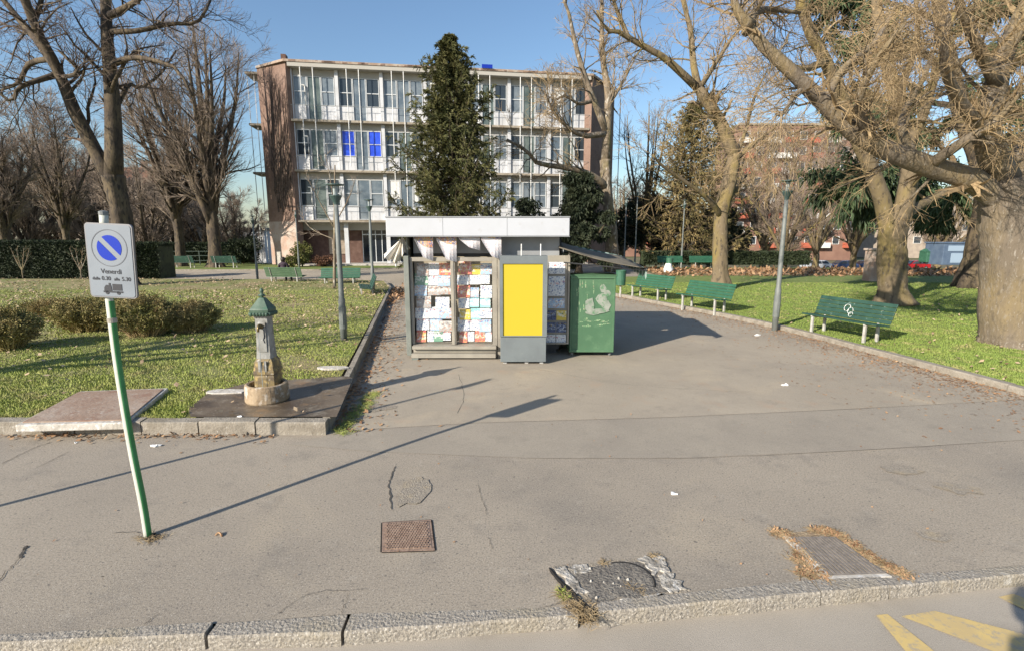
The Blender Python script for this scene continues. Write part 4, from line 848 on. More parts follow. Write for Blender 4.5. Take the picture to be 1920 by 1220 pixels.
# wire fence before the low hedge
fen = thing('park_fence', 'dark green railing left of the school building', 'fence', (gx_(300, 42), 42, .05)); L = gx_(452, 42) - gx_(300, 42)
for k in range(7): bm = MB(); bm.box((k*L/6 - .03, -.03, 0), (k*L/6 + .03, .03, 1.15)); obj('post', bm, M['fence'], fen)
bm = MB()
for z in (.35, .75, 1.1): bm.box((0, -.02, z - .02), (L, .02, z + .02))
obj('rail', bm, M['fence'], fen)

# shrubs on the left lawn
def shrub(label, px, py, w_px, h_px, leafy=1.0, n=260, dens=1.0, group='winter shrubs on the left lawn'):
    b = g(px, py, LZ - .02); s = b[1]/960; w = w_px*s*.56; h = h_px*s*.84; root = thing('shrub', label, 'shrub', b, 0, group)
    n = int(n*dens); a = rng.uniform(0, 6.283, n); r = np.sqrt(rng.uniform(0, 1, n)); p0 = np.c_[np.cos(a)*r*w*.45, np.sin(a)*r*w*.35, np.zeros(n)]
    hh = h*(1.02 - .45*r**2)*rng.uniform(.75, 1.1, n); p1 = np.c_[np.cos(a)*r*w, np.sin(a)*r*w*.75, hh]; mid = (p0 + p1)/2 + np.c_[rng.normal(0, .05, (n, 2)), hh*.12]
    st = np.stack([p0, mid, p1], 1); sr = np.array([[.008, .006, .003]]).repeat(n, 0)
    t2 = spawn((st, sr), 7, h*.38, .6, n=4, bias=.05, jit=.2, t0=.2, rr=.7, minr=.0035)
    bm = MB(); bm.tubes(st, sr, 3); bm.tubes(*t2, 3); obj('stems', bm, M['spirea'], root)
    p, d = along(t2, int(9*leafy), .1); p = p + rng.normal(0, .03, p.shape); bm = MB(); p[:, 2] = np.maximum(p[:, 2], .02)
    sprays(bm, p, d + rng.normal(0, .02, d.shape), .055*rng.uniform(.5,1.3,len(p)), .014*rng.uniform(.6,1.4,len(p)), .1); obj('leaves', bm, M['spirea_leaf'], root); return root
shrub('olive brown shrub cut by the left picture edge', 8, 655, 115, 88, 1.0)
shrub('low reddish brown shrub at the back left of the shrub row', 95, 592, 90, 36, .6, 150)
shrub('rounded brown shrub just left of the parking sign pole', 165, 620, 110, 68, .9)
shrub('tan twiggy shrub at the back between two rounder shrubs', 225, 598, 90, 52, .7, 180)
shrub('large olive shrub right of the parking sign pole', 275, 628, 120, 82, 1.0, 300)
shrub('rounded olive shrub at the right end of the row', 360, 622, 95, 64, 1.0)
def small_bush(label, px, py, Y, w, h, leaf, name='bush', n=1800, z=.07, sz=.11):
    b = np.array((at(px, py, Y)[0], Y, z)); root = thing(name, label, 'bush', b)
    bm = MB()
    for q in range(7): a = q*.9; bm.tube([(0,0,0), (math.cos(a)*w*.15, math.sin(a)*w*.15, h*.4), (math.cos(a)*w*.33, math.sin(a)*w*.33, h*.75)], .02, 4)
    obj('stems', bm, M['bark_dark'], root); v = rng.normal(size=(n, 3)); v /= np.linalg.norm(v, axis=1, keepdims=True); r = rng.uniform(.5, 1, n)[:, None]*(1 + .25*np.sin(v[:, :1]*7 + v[:, 2:]*5))
    p = v*r*np.array((w/2, w/2, h*.42)) + np.array((0, 0, h*.55)); bm = MB(); p[:, 2] = np.maximum(p[:, 2], .03); sprays(bm, p, v + rng.normal(0, .5, v.shape), sz*rng.uniform(.6,1.3,n), sz*.4*rng.uniform(.6,1.3,n), .2); obj('leaves', bm, leaf, root); return root
M['bush_leaf'] = mat('bush_leaf', (.16,.17,.045), .7, (.23,.22,.06), 3, .4, .65, coord='World', extra=[((.06,.08,.025), 6, .5, .64, {})])
M['bush_red'] = mat('bush_leaf_russet', (.17,.085,.05), .8, (.24,.13,.08), 3, .4, .65, coord='World')
small_bush('yellow green clipped bush in front of the dark ground floor wall', 566, 480, 39.2, 1.35, 1.9, M['bush_leaf'])
small_bush('low yellowish bush beside the plastered wall base', 547, 492, 38.9, 1.0, .9, M['bush_leaf'], n=900)
small_bush('low russet bush beside the entrance', 606, 494, 39.6, 1.7, .85, M['bush_red'], n=1400)
small_bush('dark green bush left of the plastered wall base', 455, 480, 42.5, 2.6, 2.3, M['hedge'], n=2600, sz=.16)
bm = MB(); b = at(525, 495, 38.6); b[2] = .07; bm.box((b[0]-.14, b[1]-.1, .07), (b[0]+.14, b[1]+.1, 1.15)); bm.prism([(b[0]-.15,b[1]-.11),(b[0]+.15,b[1]-.11),(b[0]+.11,b[1]+.11),(b[0]-.11,b[1]+.11)], 1.15, 1.22)
tag(obj('marker_stone', bm, M['concrete'], loc=(b[0], b[1], .07), bevel=.02), 'pale upright stone marker beside the plastered wall base', 'marker')
# bare saplings by the hedge
for i, (px, lab) in enumerate([(40, 'leafless sapling before the hedge near the left picture edge'), (150, 'leafless sapling before the hedge just left of the parking sign')]):
    b = np.array((gx_(px, 27.8), 27.8, LZ)); bare_tree(lab, b, [b, b + (0,0,.3), b + (.02,0,.6)], [.035,.03,.025], [([b + (0,0,.4), b + (.3*s,.05,1.0), b + (.5*s,.1,1.6)], .022, .008) for s in (-1,-.4,.4,1)], [dict(k=5, length=.5, ang=.6, n=4, rr=.6, minr=.006, jit=.15, bias=.05)], M['bark_plane'], M['twig_tan'], name='sapling', group='saplings before the hedge', flare=1.1, limb_sides=5)

# ------------------------------------------------------------------ far buildings
def far_block(name, label, x0, x1, Y, ztop, wall, rows, cols, zb=-3, bal=None, depth=12, wcol=None, cat='building', wr=.5):
    root = thing(name, label, cat, ((x0+x1)/2, Y, zb)); Wd = x1 - x0; hh = ztop - zb
    bm = MB(); bm.box((-Wd/2, 0, 0), (Wd/2, depth, hh)); obj('wall', bm, wall, root)
    bm = MB(); bm.box((-Wd/2-.3, -.3, hh), (Wd/2+.3, depth+.3, hh+.35)); obj('roof', bm, M['slab'], root)
    fh = (hh - 3.2)/rows; cw = Wd/cols; nwin = 0
    for r in range(rows):
        for c in range(cols):
            x = -Wd/2 + (c + .5)*cw; z = 3.4 + r*fh; b_ = bal and (c % bal[0] in bal[1])
            if nwin < 98:
                nwin += 1; bm = MB(); w2 = cw*wr/2
                for (p, q) in (((x-w2, -.10, z), (x-w2+.09, -.002, z+fh*.55)), ((x+w2-.09, -.10, z), (x+w2, -.002, z+fh*.55)), ((x-w2+.09, -.10, z), (x+w2-.09, -.002, z+.09)), ((x-w2+.09, -.10, z+fh*.55-.09), (x+w2-.09, -.002, z+fh*.55))): bm.box(p, q)
                fr = obj('window', bm, M['balcony_white'], root)
                bm = MB(); bm.sheet([(x-w2+.09, -.03, z+.09), (x+w2-.09, -.03, z+.09), (x+w2-.09, -.03, z+fh*.55-.09), (x-w2+.09, -.03, z+fh*.55-.09)]); obj('pane', bm, M['far_window'], fr)
            if b_:
                red = rng.uniform() < .5; bm = MB(); w3 = cw*.46
                bm.box((x-w3, -1.1, z-.75), (x+w3, -.004, z-.6)); bm.box((x-w3, -1.1, z-.6), (x+w3, -1.02, z+.35)); bm.box((x-w3, -1.02, z-.6), (x-w3+.06, -.004, z+.35)); bm.box((x+w3-.06, -1.02, z-.6), (x+w3, -.004, z+.35))
                obj('balcony', bm, M['balcony_red'] if red else M['balcony_white'], root)
    return root
Y = 112; far_block('apartment_tower', 'tall red brick apartment block with orange and white balconies behind the right park', gx_(1368, Y), gx_(1600, Y), Y, at(1500, 235, Y)[2], M['red_brick'], 8, 9, bal=(3, (0, 2)))
Y = 130; far_block('apartment_block', 'lower pinkish brick apartment block just right of the school', gx_(1140, Y), gx_(1262, Y), Y, at(1180, 395, Y)[2], M['red_brick'], 3, 7, bal=(2, (0,)))
Y = 122; far_block('apartment_block', 'low brick apartment block behind the massive tree at the right', gx_(1640, Y), gx_(1990, Y), Y, at(1700, 385, Y)[2], M['house_wall'], 3, 12)
Y = 72; far_block('pavilion', 'small white building glimpsed left of the school', gx_(452, Y), gx_(500, Y), Y, at(470, 432, Y)[2], M['white_panel'], 1, 4, zb=-2.3, depth=6, wr=.6)
def house(label, px0, px1, Y, eave, ridge, zb=-2.3):
    x0, x1 = gx_(px0, Y), gx_(px1, Y); ze, zr = at(px0, eave, Y)[2], at(px0, ridge, Y)[2]; root = thing('house', label, 'house', ((x0+x1)/2, Y, zb)); w = (x1-x0)/2; D = 9
    bm = MB(); bm.box((-w, 0, 0), (w, D, ze-zb)); obj('wall', bm, M['house_wall'], root)
    bm = MB(); e = ze - zb + .02; r_ = zr - zb; bm.add([(-w-.5,-.6,e),(w+.5,-.6,e),(w+.5,D+.6,e),(-w-.5,D+.6,e),(-w+2,D/2,r_),(w-2,D/2,r_)], [(0,1,5,4),(2,3,4,5),(1,2,5),(3,0,4),(0,3,2,1)]); rf = obj('roof', bm, M['roof_tile'], root)
    bm = MB(); bm.box((w*.3, D/2-.4, r_-.6), (w*.3+.8, D/2+.4, r_+.9)); obj('chimney', bm, M['red_brick'], rf)
    for k in range(5):
        x = -w + (k+.5)*2*w/5
        for z in (1.2, 4.2):
            bm = MB(); bm.box((x-.6, -.06, z), (x+.6, -.002, z+1.6)); fr = obj('window', bm, M['balcony_white'], root); bm = MB(); bm.sheet([(x-.5,-.064,z+.1),(x+.5,-.064,z+.1),(x+.5,-.064,z+1.5),(x-.5,-.064,z+1.5)]); obj('pane', bm, M['far_window'], fr)
    return root
house('long house with an orange tiled roof far behind the left trees', 120, 330, 92, 345, 308)

# ------------------------------------------------------------------ news kiosk
kx0, kx1, ky = -2.10, 1.10, 10.35
kio = thing('news_kiosk', 'news kiosk with a white roof fascia and glazed magazine displays', 'kiosk', (-.5, 11.5, 0))
def P(name, f, m, bevel=0, par=None, smooth=False):
    bm = MB(); f(bm); o = obj(name, bm, m, kio if par is None else par, world=par is None, bevel=bevel, smooth=smooth); return o
P('fascia', lambda b: (b.box((-2.45, 10.12, 2.47), (1.12, 10.20, 2.82)), b.box((-2.45, 10.20, 2.47), (-2.37, 12.8, 2.82)), b.box((1.04, 10.20, 2.47), (1.12, 12.8, 2.82)), b.box((-2.37, 12.72, 2.47), (1.04, 12.8, 2.82))), M['kiosk_white'], .012)
P('fascia_seam', lambda b: [b.box((x, 10.117, 2.472), (x+.008, 10.1195, 2.818)) for x in (-1.35, -.1)], M['kiosk_grey'])
P('drip_edge', lambda b: b.box((-2.455, 10.108, 2.455), (1.125, 10.13, 2.469)), M['kiosk_grey'])
P('roof', lambda b: (b.box((-2.46, 10.11, 2.822), (1.13, 12.81, 2.845)), b.box((-2.368, 10.202, 2.50), (1.038, 12.718, 2.54))), M['kiosk_grey'])
P('core', lambda b: (b.box((kx0+.06, 10.72, .10), (1.0, 12.55, 2.498))), M['kiosk_dark'])
P('backing_panel', lambda b: b.box((kx0+.08, 10.66, .30), (-.24, 10.715, 2.05)), M['backing'])
P('upper_panel', lambda b: (b.box((-.35, 10.50, 2.08), (.96, 10.70, 2.49)), b.box((kx0+.08, 10.60, 2.12), (-.36, 10.71, 2.49))), M['kiosk_grey'])
P('side_post', lambda b: (b.box((kx0-.06, 10.25, .06), (kx0+.04, 10.42, 2.08)), b.box((kx0-.03, 10.42, .1), (kx0+.0, 12.5, 2.45))), M['kiosk_green'], .008)
P('divider_post', lambda b: (b.box((-1.235, 10.30, .28), (-1.145, 10.40, 2.03)), b.box((-1.21, 10.285, .28), (-1.17, 10.30, 2.03))), M['kiosk_beige'], .004)
P('corner_post', lambda b: (b.box((-.395, 10.28, .02), (-.30, 10.42, 2.08)), b.box((-.29, 10.26, .0), (-.235, 10.40, 2.06))), M['kiosk_beige'], .004)
P('window_frame', lambda b: (b.box((kx0+.045, 10.31, 1.97), (-.40, 10.39, 2.05)), b.box((kx0+.045, 10.32, .28), (kx0+.10, 10.38, 1.97))), M['kiosk_beige'], .004)
P('sill', lambda b: (b.box((kx0+.07, 10.16, .21), (-.32, 10.66, .275)), b.box((kx0+.09, 10.24, .13), (-.33, 10.5, .205))), M['kiosk_beige'], .006)
P('lower_sill', lambda b: (b.box((kx0+.06, 10.12, .04), (-.33, 10.40, .125))), M['kiosk_beige'], .006)
P('foot', lambda b: (b.box((kx0+.07, 10.10, 0), (kx0+.2, 10.24, .04)), b.box((-.5, 10.3, 0), (-.34, 10.6, .04))), M['kiosk_green'])
P('base_plinth', lambda b: b.box((kx0+.2, 10.75, 0), (.95, 12.5, .098)), M['kiosk_dark'])
for a, b_ in ((kx0+.10, -1.236), (-1.144, -.396)):
    P('glass_pane', lambda b: b.sheet([(a, 10.35, .277), (b_, 10.35, .277), (b_, 10.35, 1.968), (a, 10.35, 1.968)]), M['glass'])
P('display_shelf', lambda b: [b.box((kx0+.11, 10.45, z), (-.41, 10.655, z+.015)) for z in (.285,)], M['kiosk_beige'])
P('side_rack', lambda b: (b.box((.68, 10.46, .30), (1.14, 10.50, 2.08)), b.box((1.141, 10.40, .27), (1.175, 10.52, 2.14)), b.box((.66, 10.40, .27), (1.14, 10.458, .30))), M['kiosk_beige'], .004)
P('side_opening', lambda b: (b.box((1.002, 10.9, .1), (1.04, 12.4, 2.4)),), M['kiosk_dark'])

# awning on the right side
aw = P('awning', lambda b: None or b.addq(*(lambda nx, nyy: ((lambda X, YY: np.stack([X, YY, 2.40 - (X - .95)*.235 - .05*np.sin((X-.95)/1.65*math.pi) - .16*(1-(YY-10.02)/2.5) + .012*np.sin(YY*9)], -1))(*np.meshgrid(np.linspace(.95, 2.62, nx), np.linspace(10.02, 12.5, nyy))), [(j*nx+i, j*nx+i+1, (j+1)*nx+i+1, (j+1)*nx+i) for j in range(nyy-1) for i in range(nx-1)]))(10, 22)), M['awning'], smooth=True)
so_ = aw.modifiers.new('thick', 'SOLIDIFY'); so_.thickness = .012
def valance(b):
    def strip(p0, p1, z0, z1, n=19):
        for k in range(n):
            q0 = p0 + (p1-p0)*k/n; q1 = p0 + (p1-p0)*(k+1)/n; za = z0 + (z1-z0)*k/n; zb = z0 + (z1-z0)*(k+1)/n; d = .22; qm = (q0+q1)/2 + np.array((.004*math.sin(k), .006*math.cos(k*2)))
            b.add([(*q0, za), (*q1, zb), (*q1, zb-d*.72), (*qm, (za+zb)/2-d), (*q0, za-d*.72)], [(4,3,2,1,0)], k % 2)
    strip(np.array((2.63, 10.02)), np.array((2.63, 12.5)), 1.84, 2.0); strip(np.array((1.5, 12.5)), np.array((2.63, 12.5)), 2.23, 2.0, 12)
M['valance_d'] = mat('awning_valance_dark', (.06,.12,.10), .85)
P('awning_valance', valance, [M['valance'], M['valance_d']])
P('awning_arm', lambda b: (b.tube([(1.03, 10.3, 1.95), (2.58, 10.1, 1.81)], .014, 6), b.tube([(1.03, 12.3, 2.1), (2.58, 12.4, 1.97)], .014, 6), b.tube([(2.60, 10.0, 1.82), (2.60, 12.5, 1.98)], .02, 6)), M['dark_steel'])
P('counter', lambda b: (b.box((1.05, 11.1, .1), (1.75, 12.3, .95)), b.box((1.03, 11.05, .95), (1.85, 12.35, 1.0))), M['kiosk_dark'])

# magazines, papers
def cover(name, base, inks):
    m = bpy.data.materials.new(name); m.use_nodes = True; nt = m.node_tree; N = nt.nodes; L = nt.links; b = N['Principled BSDF']; b.inputs['Roughness'].default_value = .4
    tc = N.new('ShaderNodeTexCoord'); oi = N.new('ShaderNodeObjectInfo'); va = N.new('ShaderNodeVectorMath'); va.operation = 'ADD'
    mul = N.new('ShaderNodeMath'); mul.operation = 'MULTIPLY'; mul.inputs[1].default_value = 37.0; L.new(oi.outputs['Random'], mul.inputs[0])
    L.new(tc.outputs['Object'], va.inputs[0]); L.new(mul.outputs[0], va.inputs[1]); prev = None
    sep = N.new('ShaderNodeSeparateXYZ'); L.new(tc.outputs['Generated'], sep.inputs[0])
    def band(lo, hi, i):                       # a horizontal band of the cover, at heights that differ from copy to copy
        wob = N.new('ShaderNodeMath'); wob.operation = 'MULTIPLY_ADD'; wob.inputs[1].default_value = .22*(1 if i % 2 else -1); L.new(oi.outputs['Random'], wob.inputs[0]); L.new(sep.outputs[2], wob.inputs[2])
        p = N.new('ShaderNodeMath'); p.operation = 'GREATER_THAN'; p.inputs[1].default_value = lo; q = N.new('ShaderNodeMath'); q.operation = 'LESS_THAN'; q.inputs[1].default_value = hi
        L.new(wob.outputs[0], p.inputs[0]); L.new(wob.outputs[0], q.inputs[0]); r_ = N.new('ShaderNodeMath'); r_.operation = 'MULTIPLY'; L.new(p.outputs[0], r_.inputs[0]); L.new(q.outputs[0], r_.inputs[1]); return r_.outputs[0]
    for i, (c, sc, lo) in enumerate(inks):
        v = N.new('ShaderNodeTexNoise'); v.inputs['Scale'].default_value = sc*1.6; v.inputs['Detail'].default_value = 4; v.inputs['Roughness'].default_value = .7; L.new(va.outputs[0], v.inputs['Vector'])
        mr = N.new('ShaderNodeMapRange'); mr.inputs[1].default_value = .34 + .22*lo; mr.inputs[2].default_value = .42 + .22*lo; L.new(v.outputs['Fac'], mr.inputs[0])
        fac = mr.outputs[0]
        if i < 2 and name.startswith('cover_'):
            ml = N.new('ShaderNodeMath'); ml.operation = 'MULTIPLY'; L.new(fac, ml.inputs[0]); L.new(band(.12, .74, i) if i == 0 else band(.78, .98, i), ml.inputs[1]); fac = ml.outputs[0]
        mx = N.new('ShaderNodeMix'); mx.data_type = 'RGBA'
        if prev is None: mx.inputs[6].default_value = (*base, 1)
        else: L.new(prev, mx.inputs[6])
        mx.inputs[7].default_value = (*c, 1); L.new(fac, mx.inputs[0]); prev = mx.outputs[2]
    L.new(prev, b.inputs['Base Color']); return m
CV = {'white': cover('cover_white', (.72,.72,.70), [((.55,.62,.68),9,.72),((.62,.20,.16),16,.86),((.10,.16,.32),22,.84)]),
      'pale blue': cover('cover_blue', (.34,.50,.66), [((.70,.72,.72),9,.55),((.08,.16,.40),14,.72),((.55,.30,.20),20,.85)]),
      'red': cover('cover_red', (.58,.13,.12), [((.72,.66,.60),9,.6),((.16,.10,.12),15,.75),((.66,.45,.12),20,.8)]),
      'yellow': cover('cover_yellow', (.62,.47,.07), [((.70,.66,.50),9,.65),((.14,.22,.12),15,.75)]),
      'green': cover('cover_green', (.16,.32,.22), [((.66,.68,.62),9,.6),((.05,.12,.10),15,.7)]),
      'grey': cover('cover_grey', (.38,.38,.37), [((.65,.64,.60),9,.6),((.12,.12,.13),15,.66),((.40,.22,.15),20,.8)]),
      'turquoise': cover('cover_turquoise', (.30,.55,.56), [((.72,.74,.73),9,.5),((.10,.30,.36),15,.75)]),
      'dark blue': cover('cover_dark_blue', (.07,.11,.24), [((.40,.46,.55),9,.6),((.45,.34,.10),15,.8),((.02,.03,.07),20,.7)])}
ORD = ['first', 'second', 'third', 'fourth', 'fifth', 'sixth', 'seventh']
def magazine(c, x, z, w, h, y, label, group, tilt=.12, rz=0, name='magazine'):
    bm = MB(); bm.box((-w/2, -.004, 0), (w/2, .004, h)); o = obj(name, bm, CV[c]); o.location = (x, y, z); o.rotation_euler = (-tilt, 0, rz); return tag(o, label, 'magazine', group)
LW = [['grey','white','red'],['green','white','pale blue'],['pale blue','grey','grey'],['grey','white'],['white','white','pale blue'],['white','pale blue','grey'],['red','white','green','white']]
RW = [['red','yellow','pale blue'],['white','white','white'],['red','pale blue','white'],['white','turquoise','turquoise'],['yellow','turquoise','white'],['white','white','pale blue'],['red','white','red','white']]
for wn_, rows, xa, xb in (('left', LW, kx0+.13, -1.26), ('right', RW, -1.12, -.42)):
    for r, row in enumerate(rows):
        z = 1.70 - r*.232 + rng.normal(0, .012); n = len(row); cw = (xb - xa)/n
        for c, colr in enumerate(row):
            x = xa + (c + .5)*cw + rng.normal(0, .018); w = min(cw*1.16, .36)*rng.uniform(.78, 1.0); h = rng.uniform(.20, .30)
            magazine(colr, x, z + rng.normal(0, .01), w, h, 10.53 - .018*r + .011*(c % 2) + rng.uniform(0, .005), f'{colr} magazine, {ORD[c]} from left in the {ORD[r]} row of the {wn_} kiosk window', f'magazines in the {wn_} kiosk window', .18)
SR = [['white'],['white'],['pale blue'],['dark blue','yellow'],['dark blue','dark blue'],['white','white']]
hs = [.24,.40,.2,.2,.2,.2]; zz = 2.0
for r, row in enumerate(SR):
    zz -= hs[r] + .05; n = len(row)
    for c, colr in enumerate(row):
        w = .34 if n == 1 else .205; x = .91 + (0 if n == 1 else (c - .5)*.22); magazine(colr, x, zz, w, hs[r], 10.44, f'{colr} magazine, {ORD[c]} from left in the {ORD[r]} row of the side rack', 'magazines on the side rack', .02)
def hung_paper(label, px0, px1, pytop, pybl, pybr, pytip, split, Y=10.24):
    a, b = at(px0, pytop, Y), at(px1, pytop, Y); c = at(px1, pybr, Y); d = at(px0 + 4, pybl, Y); e = at((px0*.45+px1*.55), pytip, Y)
    n = 7; U, T = np.meshgrid(np.linspace(0,1,n), np.linspace(0,1,n)); top = a[None,None]*(1-U[...,None]) + b[None,None]*U[...,None]
    bot = np.where(U[...,None] < .5, d*(1-2*U[...,None]) + e*2*U[...,None], e*(2-2*U[...,None]) + c*(2*U[...,None]-1)); v = top*(1-T[...,None]) + bot*T[...,None]
    v[..., 1] += .05*np.sin(U*5+T*2)*T - .10*T*(1-U); bm = MB(); bm.addq(v, [(j*n+i, (j+1)*n+i, (j+1)*n+i+1, j*n+i+1) for j in range(split) for i in range(n-1)], 0); bm.F.append((np.array([(j*n+i, (j+1)*n+i, (j+1)*n+i+1, j*n+i+1) for j in range(split, n-1) for i in range(n-1)]), 1))
    o = obj('hanging_newspaper', bm, [CV['print_warm'], CV['print']], loc=(float(a[0]), Y, float(a[2]))); s = o.modifiers.new('t', 'SOLIDIFY'); s.thickness = .004; return tag(o, label, 'newspaper', 'newspapers hung under the kiosk roof')
CV['print'] = cover('newsprint', (.62,.61,.60), [((.62,.62,.62),40,.84),((.55,.22,.14),45,.95),((.25,.27,.40),50,.94)])
CV['print_warm'] = cover('newsprint_warm', (.50,.20,.10), [((.45,.33,.10),14,.55),((.15,.15,.28),16,.6),((.55,.5,.42),30,.85)])
hung_paper('folded newspaper with orange print, leftmost under the kiosk roof', 774, 812, 443, 448, 490, 482, 3)
hung_paper('folded newspaper with orange print, second from left under the kiosk roof', 816, 856, 443, 450, 492, 486, 2)
hung_paper('short white newspaper, third from left under the kiosk roof', 857, 900, 441, 448, 470, 464, 1)
hung_paper('wide white newspaper, rightmost under the kiosk roof', 900, 940, 441, 452, 488, 480, 1, 10.20)
# faded parasol tied against the left side
pr_ = thing('parasol', 'faded white folded parasol tied under the left end of the kiosk roof', 'parasol', (-2.42, 10.55, 1.85))
n = 26; apex = at(755, 447, 10.5); rim = []
for k in range(n):
    t = k/(n-1); px = 719 + (770-719)*t; py = 478 + 14*math.sin(t*3.0) - (14*t if t > .6 else 0); p = at(px, py, 10.5); p[1] += .11*math.cos(k*.8) - .1; p[2] += .03*math.sin(k*1.9); rim.append(p)
rim = np.array(rim); mids = apex*.45 + rim*.55; mids[:, 1] -= .04
bm = MB(); bm.addq(np.vstack([apex[None].repeat(n,0) + np.c_[np.linspace(-.02,.02,n), np.zeros(n), np.zeros(n)], mids, rim]), [(j*n+i, (j+1)*n+i, (j+1)*n+i+1, j*n+i+1) for j in range(2) for i in range(n-1)])
o = obj('canopy', bm, M['cloth_white'], pr_, world=True); o.modifiers.new('t', 'SOLIDIFY').thickness = .006
bm = MB(); bm.tube([apex + (0,.02,.06), at(742, 500, 10.55)], .016, 7); obj('shaft', bm, M['metal_white'], pr_, world=True)

# advertising panel
adp = thing('advertising_panel', 'grey free standing advertising panel with a plain yellow poster', 'advert panel', (.22, 9.9, 0))
def Q(name, f, m, bevel=0): bm = MB(); f(bm); return obj(name, bm, m, adp, world=True, bevel=bevel)
ax0, ax1, az = -.225, .665, at(980, 480, 9.76)[2]; yb = [at(943, 629, 9.76), at(1018, 495, 9.76)]
Q('base', lambda b: b.box((ax0+.0, 9.76, .05), (ax1, 10.06, at(980, 632, 9.76)[2])), M['ad_grey'], .008)
Q('frame', lambda b: (b.box((ax0-.01, 9.75, yb[0][2]-.02), (yb[0][0], 10.06, az)), b.box((yb[1][0], 9.75, yb[0][2]-.02), (ax1+.01, 10.06, az)), b.box((yb[0][0], 9.75, yb[1][2]), (yb[1][0], 10.06, az)), b.box((yb[0][0], 9.75, yb[0][2]-.02), (yb[1][0], 10.06, yb[0][2]))), M['ad_grey'])
Q('back', lambda b: b.box((yb[0][0]-.002, 9.80, yb[0][2]-.002), (yb[1][0]+.002, 10.055, yb[1][2]+.002)), M['ad_grey'])
Q('poster', lambda b: b.box((yb[0][0], 9.772, yb[0][2]), (yb[1][0], 9.798, yb[1][2])), M['ad_yellow'])
Q('foot', lambda b: [b.box((x, 9.82, 0), (x+.07, 9.95, .05)) for x in (ax0+.05, .25, ax1-.12)], M['metal_white'])
for x in (.18, .55): Q('rod', lambda b: b.tube([(x, 9.9, az-.01), (x, 9.9, az+.22)], .012, 6), M['metal_white'])
# green cabinet
gb = thing('green_cabinet', 'battered green metal cabinet with torn paper remnants beside the kiosk', 'cabinet', (1.66, 10.66, 0))
def G(name, f, m, bevel=0): bm = MB(); f(bm); return obj(name, bm, m, gb, world=True, bevel=bevel)
gz1 = at(1100, 518, 10.4)[2]
G('body', lambda b: b.box((1.19, 10.42, .09), (2.12, 10.95, gz1)), M['green_paint'], .012)
G('front_frame', lambda b: (b.box((1.20, 10.395, gz1-.05), (2.11, 10.418, gz1-.005)), b.box((1.20, 10.395, .10), (2.11, 10.418, .15)), b.box((1.20, 10.395, .15), (1.235, 10.418, gz1-.05)), b.box((2.075, 10.395, .15), (2.11, 10.418, gz1-.05))), M['green_paint'], .004)
G('top', lambda b: b.box((1.17, 10.40, gz1+.001), (2.14, 10.97, gz1+.025)), M['green_paint'], .006)
G('wheel', lambda b: [b.lathe([(.005,0),(.03,.02),(.03,.07),(.005,.09)], (x, y, 0), 10) for x in (1.26, 2.05) for y in (10.5, 10.85)], M['rail'])
def blob(px, py, sx, sy, n=12, ang=0, jag=.2):
    out = []
    for k in range(n):
        a = k/n*6.283; r = 1 + rng.normal(0, jag); x = sx*math.cos(a)*r; y = sy*math.sin(a)*r; c_, s_ = math.cos(ang), math.sin(ang); p = at(px + x*c_ - y*s_, py + x*s_ + y*c_, 10.417); out.append(p)
    return out
def torn_(b):
    for ti, a in enumerate(((1131,541,6,8),(1138,550,6,7),(1128,560,10,12),(1136,572,9,9),(1106,572,9,14),(1112,585,14,5),(1126,583,16,5))):
        q = np.array(blob(*a, jag=.12)); q[:, 1] -= .0022*ti; q2 = q.copy(); q2[:, 1] -= .0018; k = len(q); b.add(np.vstack([q, q2]), [tuple(range(k, 2*k))[::-1]] + [(i, (i+1) % k, k+(i+1) % k, k+i) for i in range(k)])
G('torn_paper', torn_, M['torn'])
M['scrape'] = mat('scraped_paint', (.22,.34,.19), .7, (.42,.40,.28), 25, .45, .6, extra=[((.05,.20,.08), 40, .45, .6, {})])
def scr_(b):
    for k in range(46):
        x = rng.uniform(1080, 1142); y = rng.uniform(530, 590); y = y if k < 30 else rng.uniform(597, 612)
        if x > 1102 and 545 < y < 590: continue
        q = np.array(blob(x, y, rng.uniform(.4, 1.1) if k < 30 else rng.uniform(1, 9), rng.uniform(2, 9) if k < 30 else rng.uniform(.6, 1.3), 8)); b.add(q - np.array((0,.0008,0)), [tuple(range(8))[::-1]])
tag(G('scraped_paint', scr_, M['scrape']), kind='stuff')

# ------------------------------------------------------------------ parking sign
sg = thing('parking_sign', 'leaning no parking sign on a bent white and green pole at the left', 'sign', (*g(278, 1005)[:2], 0))
px_ = [(278,1008,3.94),(268,945,3.96),(249,850,3.99),(233,760,4.02),(219,670,4.04),(209,590,4.05),(204,545,4.06),(199,470,4.06),(194,401,4.06)]
pl = smooth_line([at(*p) for p in px_], 34); pl[0][2] = -.02
bm = MB(); sides = 16; bm.tube(pl, .030, sides)
me_o = obj('pole', bm, [M['sign_pole'], M['algae']], sg, world=True, smooth=True)
for p in me_o.data.polygons:
    if p.normal.x > .42 and p.center.z < 2.0: p.material_index = 1
bm = MB(); q = pl[np.argmin(abs(pl[:, 2] - 1.83))]; bm.lathe([(.030,-.02),(.034,-.018),(.034,.018),(.030,.02)], q, 16); obj('collar', bm, M['kiosk_beige'], sg, world=True)
bm = MB(); bm.lathe([(.001,-.02),(.033,-.02),(.033,.006),(.02,.012),(.001,.014)], pl[-1] + (0,0,.01), 12); obj('cap', bm, M['rail'], sg, world=True)
